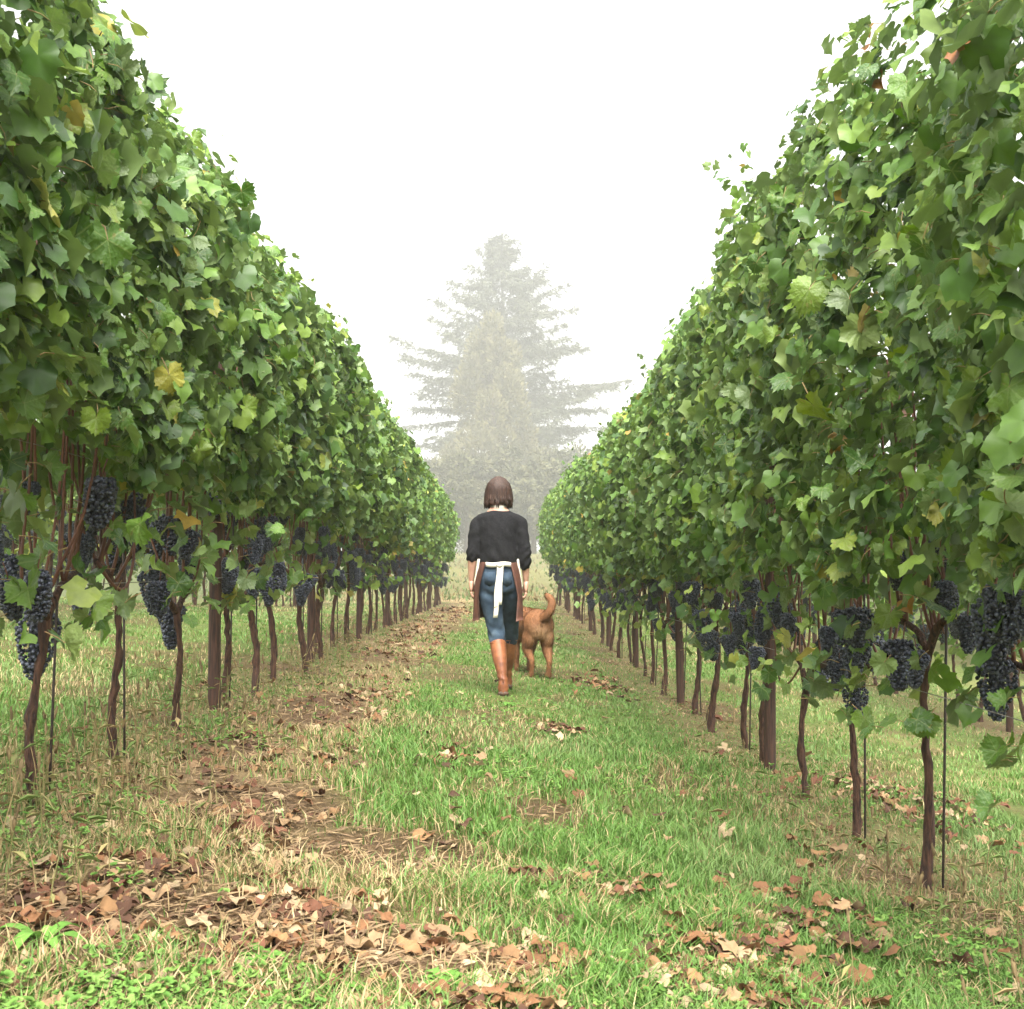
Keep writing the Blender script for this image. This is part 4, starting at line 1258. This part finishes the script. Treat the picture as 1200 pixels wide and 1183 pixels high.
    # --- hair: a bob with strands
    def hf(co, nr):
        a = np.arctan2(co[:, 0] - cx, -(co[:, 1] - by - .03)); z = co[:, 2]
        s = 0.0030 * np.sin(a * 34 + 6 * fbm(a * 3, z * 5, 2)) + 0.0055 * (fbm(a * 9, z * 2.0, 4, 2) - .5)
        low = sstep(1.50, 1.44, z)
        co = co + nr * (s * (1 + low))[:, None]
        co[:, 2] += low * 0.016 * (fbm(a * 12, a * 0, 14, 2) - .5) * 2 + low * .030 * np.cos(a)
        return co
    hz = [(1.444, .086, .072), (1.458, .101, .088), (1.485, .113, .100), (1.53, .109, .104), (1.58, .101, .106), (1.625, .084, .094), (1.655, .058, .068), (1.674, .028, .034), (1.679, .006, .008)]
    hp_ = [tube_np([(cx + .002, by + .016 + (.012 if z > 1.5 else 0), z) for z, a, b in hz], [(a, b) for z, a, b in hz], 28, True, (0, 1, 0))]
    new_obj('hair', apply_remesh('hair', hp_, 0.005, 2, M['hair'], hf), person)
    # loose strands lying over the bob
    rs = np.random.default_rng(6); sv_, sf_, so = [], [], 0
    prof = sorted(hz)
    pz = [p[0] for p in prof]; pa = [p[1] for p in prof]; pb = [p[2] for p in prof]
    for k in range(900):
        a0 = rs.uniform(-PI, PI); z1 = rs.uniform(1.428, 1.50); z0 = 1.679 - .12 * rs.random() ** 2
        off = rs.uniform(.000, .0045); wv_ = rs.uniform(-.10, .10); q = np.linspace(0, 1, 6)
        for j, t in enumerate(q):
            z = z0 + (z1 - z0) * t; a = a0 + wv_ * t * t
            ra, rb = np.interp(z, pz, pa) + off, np.interp(z, pz, pb) + off
            lift = .020 * math.cos(a) * max(0, (1.47 - z) / .04) if z < 1.47 else 0
            yc = by + .016 + .012 * float(sstep(1.47, 1.53, z))
            for sgn in (-1, 1):
                da = sgn * .0013 / max(ra, .02) * (1 - .7 * t)
                sv_.append((cx + .002 + ra * math.sin(a + da), yc - rb * math.cos(a + da), z + lift))
        for j in range(5):
            b = so + j * 2; sf_ += [(b, b + 1, b + 3), (b, b + 3, b + 2)]
        so += 12
    new_obj('hair_strands', mesh_np('hair_strands', np.array(sv_), np.array(sf_), M['hair']), person)
    # lock strands hanging at the hem of the bob
    rr = random.Random(4); lp = []
    for k in range(46):
        a = R(rr.uniform(-125, 125)); x0 = cx + .107 * math.sin(a); y0 = by + .018 - .094 * math.cos(a)
        lp.append(tube_np([(x0, y0, 1.50), (x0 + rr.uniform(-.004, .004), y0, 1.462), (x0 * 1 + rr.uniform(-.012, .006) * math.sin(a), y0 + .012, 1.432 + rr.uniform(-.008, .010))], [.005, .0055, .0012], 5))
    V, F = merge(lp); new_obj('hair_tips', mesh_np('hair_tips', V, F, M['hair']), person)
build_person()

# ------------------------------------------------------------------ dog
def dog_material():
    m, t, p = mat_new('tan_fur')
    a = N(t, 'ShaderNodeAttribute', attribute_name='Col')
    n = noise_node(t, 55, 6, stretch=(1.5, 0.6, 0.6))
    rr = ramp(t, [(0.3, (0.66, 0.62, 0.58)), (0.7, (1.25, 1.22, 1.2))], n.outputs['Fac'])
    mx = N(t, 'ShaderNodeMixRGB', blend_type='MULTIPLY'); mx.inputs[0].default_value = 0.8
    t.links.new(a.outputs['Color'], mx.inputs[1]); t.links.new(rr.outputs[0], mx.inputs[2]); t.links.new(mx.outputs[0], p.inputs['Base Color'])
    p.inputs['Roughness'].default_value = 0.7; p.inputs['Specular IOR Level'].default_value = 0.25
    bump(t, p, n.outputs['Fac'], 0.9, 0.01)
    return m
M['fur'] = dog_material()
M['nose'] = simple_mat('dog_nose', (0.012, 0.010, 0.010), (0.03, 0.025, 0.022), 40, 0.4, 0.1, 0.001)

def build_dog():
    P = []
    spine = [((0, -.335, .475), (.045, .06)), ((0, -.30, .475), (.105, .115)), ((0, -.22, .475), (.128, .135)), ((0, -.08, .480), (.108, .122)), ((0, .06, .472), (.112, .130)), ((0, .22, .455), (.130, .158)), ((0, .36, .455), (.120, .150)), ((0, .45, .480), (.090, .115)), ((0, .53, .52), (.070, .085)), ((0, .60, .555), (.064, .075))]
    P.append(tube_np([p for p, r in spine], [(r[0] * 1.10, r[1] * 1.05) for p, r in spine], 20, True, (0, 0, 1)))
    P.append(ell((0, .66, .57), (.075, .085, .070)))
    P.append(tube_np([(0, .68, .555), (0, .76, .530), (0, .83, .515)], [(.050, .045), (.040, .036), (.028, .026)], 12, True, (0, 0, 1)))
    for s in (-1, 1):
        P.append(tube_np(smooth_path([(s * .060, .64, .625), (s * .092, .65, .60), (s * .098, .67, .545)], 3), [(.010, .026)] * 3 + [(.008, .034)] * 3 + [(.005, .012)], 10, True, (0, 1, 0)))
        # hind leg: thigh, stifle forward, hock back, near-vertical shank
        oy = -.035 if s > 0 else .03
        P.append(tube_np(smooth_path([(s * .060, -.205, .48), (s * .076, -.200 + oy * .5, .37), (s * .083, -.165 + oy, .275), (s * .075, -.235 + oy, .195), (s * .072, -.275 + oy, .160), (s * .070, -.265 + oy, .085), (s * .070, -.250 + oy, .035)], 3),
                         list(zip(np.interp(np.linspace(0, 1, 19), [0, .17, .33, .5, .63, .82, 1], [.052, .064, .050, .033, .026, .023, .027]), np.interp(np.linspace(0, 1, 19), [0, .17, .33, .5, .63, .82, 1], [.085, .100, .074, .046, .034, .026, .030]))), 14, True, (0, 1, 0)))
        P.append(tube_np([(s * .070, -.275 + oy, .028), (s * .070, -.235 + oy, .030), (s * .070, -.19 + oy, .020)], [(.026, .026), (.033, .028), (.024, .016)], 12, True, (0, 0, 1)))
        fy = .03 if s > 0 else -.05
        P.append(tube_np(smooth_path([(s * .060, .33, .44), (s * .092, .315 + fy * .4, .32), (s * .080, .315 + fy, .20), (s * .074, .33 + fy, .11), (s * .072, .33 + fy, .035)], 3),
                         list(np.interp(np.linspace(0, 1, 13), [0, .25, .5, .75, 1], [.030, .056, .033, .026, .027])), 12, True, (0, 1, 0)))
        P.append(tube_np([(s * .072, .31 + fy, .026), (s * .072, .345 + fy, .028), (s * .072, .385 + fy, .018)], [(.026, .025), (.032, .026), (.024, .015)], 12, True, (0, 0, 1)))
    tail = smooth_path([(0, -.27, .53), (.015, -.335, .548), (.050, -.385, .595), (.072, -.392, .655), (.070, -.372, .705), (.042, -.345, .735), (.020, -.33, .742)], 3)
    P.append(tube_np(tail, list(np.interp(np.linspace(0, 1, len(tail)), [0, .2, .6, .85, 1], [.044, .038, .037, .032, .012])), 10))
    def fur(co, nr):
        f = 0.0022 * (fbm(co[:, 0] * 30 + co[:, 1] * 12, co[:, 2] * 22, 3, 2) - .5) * 2
        under = (co[:, 1] < -.28) & (np.abs(co[:, 0]) < .012) & (co[:, 2] < .47) & (co[:, 2] > .30)
        return co + nr * (f - 0.012 * under)[:, None]
    me = apply_remesh('dog', P, 0.0085, 14, M['fur'], fur)
    n = len(me.vertices); co = np.zeros(n * 3, np.float32); me.vertices.foreach_get('co', co); co = co.reshape(-1, 3)
    base = np.array([0.27, 0.125, 0.055]); dark = np.array([0.15, 0.066, 0.03]); pale = np.array([0.42, 0.27, 0.15])
    c = np.tile(base, (n, 1))
    k = (0.5 * fbm(co[:, 1] * 9, co[:, 2] * 9 + co[:, 0] * 7, 2))[:, None]; c = c * (1 - k) + dark * k
    pt = (np.exp(-((co[:, 1] + .33) / .07) ** 2 - ((co[:, 2] - .38) / .10) ** 2 - (co[:, 0] / .10) ** 2) * (co[:, 2] < .49))[:, None] * .85
    c = c * (1 - pt) + pale * pt
    lg = (sstep(.10, .02, co[:, 2]) * .6)[:, None]; c = c * (1 - lg) + dark * lg * .8
    an = np.exp(-((co[:, 1] + .345) / .02) ** 2 - ((co[:, 2] - .505) / .014) ** 2 - (co[:, 0] / .015) ** 2)[:, None]
    c = c * (1 - an) + np.array([0.03, 0.015, 0.012]) * an
    cc = np.ones((n, 4), np.float32); cc[:, :3] = c
    at = me.attributes.new('Col', 'FLOAT_COLOR', 'POINT'); at.data.foreach_set('color', cc.ravel())
    DX, DY = 0.310, 12.05
    dog = new_obj('dog', me)
    dog.location = (DX, DY, gzf(DX, DY) - 0.004); dog.rotation_euler = (0, 0, R(14)); dog.scale = (1.03,) * 3
    tag(dog, 'tan short-haired dog with raised curled tail walking beside the person', 'dog')
    # short coat lying back along the body
    nrm = np.zeros(n * 3, np.float32); me.vertices.foreach_get('normal', nrm); nrm = nrm.reshape(-1, 3)
    rf = np.random.default_rng(3); idx = rf.integers(0, n, 22000)
    p0 = co[idx] + rf.normal(0, .003, (len(idx), 3)); nn = nrm[idx]
    flow = np.array([0, -.55, -.75]) + rf.normal(0, .30, (len(idx), 3)); flow -= nn * np.sum(flow * nn, 1, keepdims=True)
    flow /= np.linalg.norm(flow, axis=1, keepdims=True) + 1e-6
    sd = np.cross(flow, nn); Lf = rf.uniform(.012, .030, len(idx))[:, None] * (0.5 + 0.5 * sstep(.03, .25, co[idx, 2]))[:, None]
    FV = np.stack([p0 - sd * .0016 - nn * .001, p0 + sd * .0016 - nn * .001, p0 + flow * Lf + nn * Lf * rf.uniform(.15, .5, (len(idx), 1))], 1)
    FF = np.arange(len(idx) * 3).reshape(-1, 3)
    fc = np.repeat(c[idx] * rf.uniform(.65, 1.35, (len(idx), 1)), 3, 0)
    tag(new_obj('coat', mesh_np('coat', FV.reshape(-1, 3), FF, M['fur'], attrs={'Col': ('FLOAT_COLOR', fc)}), dog), kind='stuff')
    V, F = ell((0, .855, .52), (.018, .012, .014), 10); new_obj('nose', mesh_np('nose', V, F, M['nose']), dog)
build_dog()

# ------------------------------------------------------------------ foggy trees behind the vineyard
def needle_mat(name, c1, c2):
    return simple_mat(name, c1, c2, 0.6, 0.8, 0, spec=0.2)
M['cedar'] = needle_mat('cedar_needles', (0.045, 0.055, 0.035), (0.085, 0.090, 0.055))
M['cypress'] = needle_mat('cypress_leaves', (0.085, 0.085, 0.040), (0.14, 0.125, 0.055))
M['broad'] = needle_mat('broad_leaves', (0.05, 0.06, 0.03), (0.11, 0.105, 0.05))
M['tree_bark'] = simple_mat('tree_bark', (0.05, 0.038, 0.03), (0.10, 0.08, 0.06), 3, 0.9, 0)

def tri_sprays(P, D, L, W, r_):
    """small pointed leaf sprays at P along D"""
    n = len(P)
    D = D / np.linalg.norm(D, axis=1, keepdims=True)
    s = np.cross(D, r_.normal(size=(n, 3))); s /= np.linalg.norm(s, axis=1, keepdims=True)
    V = np.stack([P, P + D * (L * .45)[:, None] + s * W[:, None], P + D * L[:, None], P + D * (L * .45)[:, None] - s * W[:, None]], 1)
    F = (np.array([[0, 1, 2], [0, 2, 3]])[None] + (np.arange(n) * 4)[:, None, None]).reshape(-1, 3)
    return V.reshape(-1, 3), F

def cedar_tree(x, y, H, seed, label):
    r_ = np.random.default_rng(seed)
    root = empty('cedar_tree', (x, y, gzf(x, y))); tag(root, label, 'tree')
    tk = [(0.35 * math.sin(z * .2), 0, z) for z in np.linspace(-.5, H, 14)]
    parts = [tube_np(tk, list(np.interp(np.linspace(0, 1, 14), [0, 1], [1.0, .06])), 8)]
    new_obj('trunk', mesh_np('trunk', *parts[0], M['tree_bark']), root)
    limbs = []; SP_, SD, SL, SW = [], [], [], []
    z = 3.5
    while z < H - .6:
        q = z / H
        k = r_.integers(3, 6)
        for _ in range(k):
            a = r_.uniform(0, 2 * PI)
            Lm = np.interp(q, [0, .22, .42, .58, .75, .9, 1], [17, 20, 20.5, 17.5, 12.0, 4.6, .5]) * r_.uniform(.40, 1.12)
            up = np.interp(q, [0, .4, .8, 1], [-.05, .14, .42, .9]) + r_.normal(0, .14)
            d = np.array([math.cos(a), math.sin(a), 0])
            p = [np.array([0, 0, z]) + d * Lm * t + np.array([0, 0, up * Lm * t * (1 - .9 * t + .65 * t * t)]) for t in np.linspace(0, 1, 6)]
            limbs.append(tube_np(p, list(np.linspace(.11 * (1.15 - q), .015, 6)), 4, False))
            nb = int(6 + Lm * 4.6)
            for b in range(nb):
                t = r_.uniform(.10, 1.0) ** .85
                c = np.array([np.interp(t, np.linspace(0, 1, 6), [v[i] for v in p]) for i in range(3)])
                sd = np.cross(d, [0, 0, 1]) * r_.choice([-1, 1])
                bd = d * r_.uniform(.3, 1.0) + sd * r_.uniform(.2, 1.0) + np.array([0, 0, r_.uniform(-.45, .12)])
                bl = r_.uniform(.9, 3.4) * (1.25 - .65 * t) * (.5 + .5 * (1 - q) + .15)
                m = int(5 + bl * 2.8)
                tt = r_.uniform(0, 1, m)
                SP_.append(c + bd * (bl * tt)[:, None] + np.stack([0 * tt, 0 * tt, -.22 * bl * tt ** 2], 1) + r_.normal(0, .05, (m, 3)))
                SD.append(bd + r_.normal(0, .55, (m, 3)) + np.array([0, 0, -.25])); SL.append(r_.uniform(.5, 1.2, m)); SW.append(r_.uniform(.07, .14, m))
        z += r_.uniform(.75, 1.25) * (1.15 - .5 * q)
    # leader sprays
    m = 420; tt = r_.uniform(0, 1, m)
    SP_.append(np.stack([r_.normal(0, .8, m) * (1.03 - tt), r_.normal(0, .8, m) * (1.03 - tt), H - 8 + 8.2 * tt], 1)); SD.append(r_.normal(0, .6, (m, 3)) + [0, 0, 1.0]); SL.append(r_.uniform(.3, .6, m)); SW.append(r_.uniform(.04, .07, m))
    V, F = merge(limbs); new_obj('limbs', mesh_np('limbs', V, F, M['tree_bark']), root)
    V, F = tri_sprays(np.concatenate(SP_), np.concatenate(SD), np.concatenate(SL), np.concatenate(SW), r_)
    tag(new_obj('crown', mesh_np('crown', V, F, M['cedar'], smooth=False), root), kind='stuff')

def blob_tree(name, x, y, H, Wd, seed, mat, label, n=9000, base=.1, upright=True, group=None, leaf=(.35, .75)):
    """dense tree: clumped upright plumes or rounded lobes of sprays"""
    r_ = np.random.default_rng(seed)
    root = empty(name, (x, y, gzf(x, y))); tag(root, label, 'tree', group)
    tk = [(r_.normal(0, .05), r_.normal(0, .05), z) for z in np.linspace(-.5, H * .8, 8)]
    new_obj('trunk', mesh_np('trunk', *tube_np(tk, list(np.linspace(.035 * H, .03, 8)), 8), M['tree_bark']), root)
    lobes = []
    limbs = []
    for k in range(46 if upright else 34):
        q = r_.uniform(base, 1) if upright else r_.uniform(.25, .95)
        a = r_.uniform(0, 2 * PI)
        wr = Wd * (np.interp(q, [0, .25, .6, .85, 1], [.8, 1, .82, .45, .08]) if upright else math.sqrt(max(1 - ((q - .55) / .52) ** 2, .02)))
        rad = wr * r_.uniform(.45, .92)
        c = np.array([rad * math.cos(a), rad * math.sin(a), q * H])
        sz = np.array([.24 * Wd, .24 * Wd, .10 * H if upright else .20 * Wd]) * r_.uniform(.65, 1.25)
        lobes.append((c, sz))
        limbs.append(tube_np([(0, 0, max(q * H - .25 * H, .1 * H)), tuple(c * .55 + np.array([0, 0, q * H * .40])), tuple(c)], [.05, .035, .01], 4, False))
    V, F = merge(limbs); new_obj('limbs', mesh_np('limbs', V, F, M['tree_bark']), root)
    P, D = [], []
    per = n // len(lobes)
    for c, sz in lobes:
        g = r_.normal(size=(per, 3)); g /= np.linalg.norm(g, axis=1, keepdims=True)
        P.append(c + g * sz * r_.uniform(.55, 1.05, (per, 1))); D.append(g + (np.array([0, 0, .9]) if upright else np.array([0, 0, -.2])) + r_.normal(0, .4, (per, 3)))
    P, D = np.concatenate(P), np.concatenate(D)
    k = P[:, 2] > .3
    P, D = P[k], D[k]
    V, F = tri_sprays(P, D, r_.uniform(*leaf, len(P)), r_.uniform(.09, .18, len(P)), r_)
    tag(new_obj('crown', mesh_np('crown', V, F, mat, smooth=False), root), kind='stuff')

def scrub():
    r_ = np.random.default_rng(77)
    n = 14000
    y = 35.5 + 105 * r_.random(n) ** 1.6; x = r_.uniform(-1, 1, n) * (4 + 0.16 * y)
    k = r_.random(n) < np.clip(2.2 * (fbm(x * 0.35, y * 0.12, 160) - 0.25), 0.1, 1)
    x, y = x[k], y[k]; n = len(x)
    P = np.stack([x, y, gz(x, y) - 0.02], 1); D = r_.normal(0, 0.5, (n, 3)) + [0, 0, 1.0]
    L = r_.uniform(0.06, 0.24, n) * (0.7 + y / 110)
    V, F = tri_sprays(P, D, L, L * r_.uniform(0.08, 0.22, n), r_)
    t = r_.random(n)[:, None]; g = (r_.random(n) < 0.5)[:, None]
    c = np.where(g, np.array([0.085, 0.125, 0.042]), np.array([0.19, 0.145, 0.07])) * (0.6 + 0.7 * t)
    me = mesh_np('scrub', V, F, M['weed'], smooth=False, attrs={'Col': ('FLOAT_COLOR', np.repeat(c, 4, 0))})
    tag(new_obj('scrub', me), 'tan and green rough grass on the rise beyond the vine rows', 'rough grass', kind='stuff')
scrub()
TY = 220.0
def tx(px, y): return (px - 585.0) / FPX * y
cedar_tree(tx(588, TY), TY, 55.5, 3, 'tall cedar with drooping branches fading into fog beyond the path')
blob_tree('cypress_tree', tx(578, 190), 190, 34.0, 9.2, 5, M['cypress'], 'dense olive conifer standing in front of the tall foggy cedar', 30000, .05)
G = 'hazy trees at the foot of the cedar'
blob_tree('broadleaf_tree', tx(500, 170), 170, 12.5, 7.4, 6, M['broad'], 'round hazy tree left of the cedar, half hidden by vines', 15000, group=G, upright=False)
blob_tree('broadleaf_tree', tx(668, 172), 172, 13.5, 7.4, 7, M['broad'], 'round hazy tree right of the cedar, half hidden by vines', 15000, group=G, upright=False)
blob_tree('broadleaf_tree', tx(548, 160), 160, 12.2, 5.8, 8, M['broad'], 'low hazy tree behind the person on the left', 15000, group=G, upright=False)
blob_tree('broadleaf_tree', tx(626, 162), 162, 12.0, 5.8, 9, M['broad'], 'low hazy tree behind the person on the right', 15000, group=G, upright=False)
blob_tree('broadleaf_tree', tx(585, 165), 165, 13.2, 5.8, 10, M['broad'], 'low hazy tree directly behind the head of the person', 15000, group=G, upright=False)

# ------------------------------------------------------------------ haze
def haze():
    x0, x1, y0, y1, z0, z1 = -305, 305, -45, 425, -4, 63
    V = np.array([(x, y, z) for z in (z0, z1) for y in (y0, y1) for x in (x0, x1)], float)
    F = np.array([(0, 2, 3, 1), (4, 5, 7, 6), (0, 1, 5, 4), (1, 3, 7, 5), (3, 2, 6, 7), (2, 0, 4, 6)])
    m = bpy.data.materials.new('fog'); m.use_nodes = True
    t = m.node_tree; t.nodes.clear()
    v = t.nodes.new('ShaderNodeVolumePrincipled')
    v.inputs['Color'].default_value = (0.985, 0.985, 0.975, 1)
    v.inputs['Density'].default_value = HAZE_DENSITY
    v.inputs['Anisotropy'].default_value = 0.5
    o = t.nodes.new('ShaderNodeOutputMaterial'); t.links.new(v.outputs[0], o.inputs['Volume'])
    tag(new_obj('haze', mesh_np('haze', V, F, m, smooth=False)), 'thin pale morning fog filling the air over the vineyard', 'fog', kind='stuff')
haze()
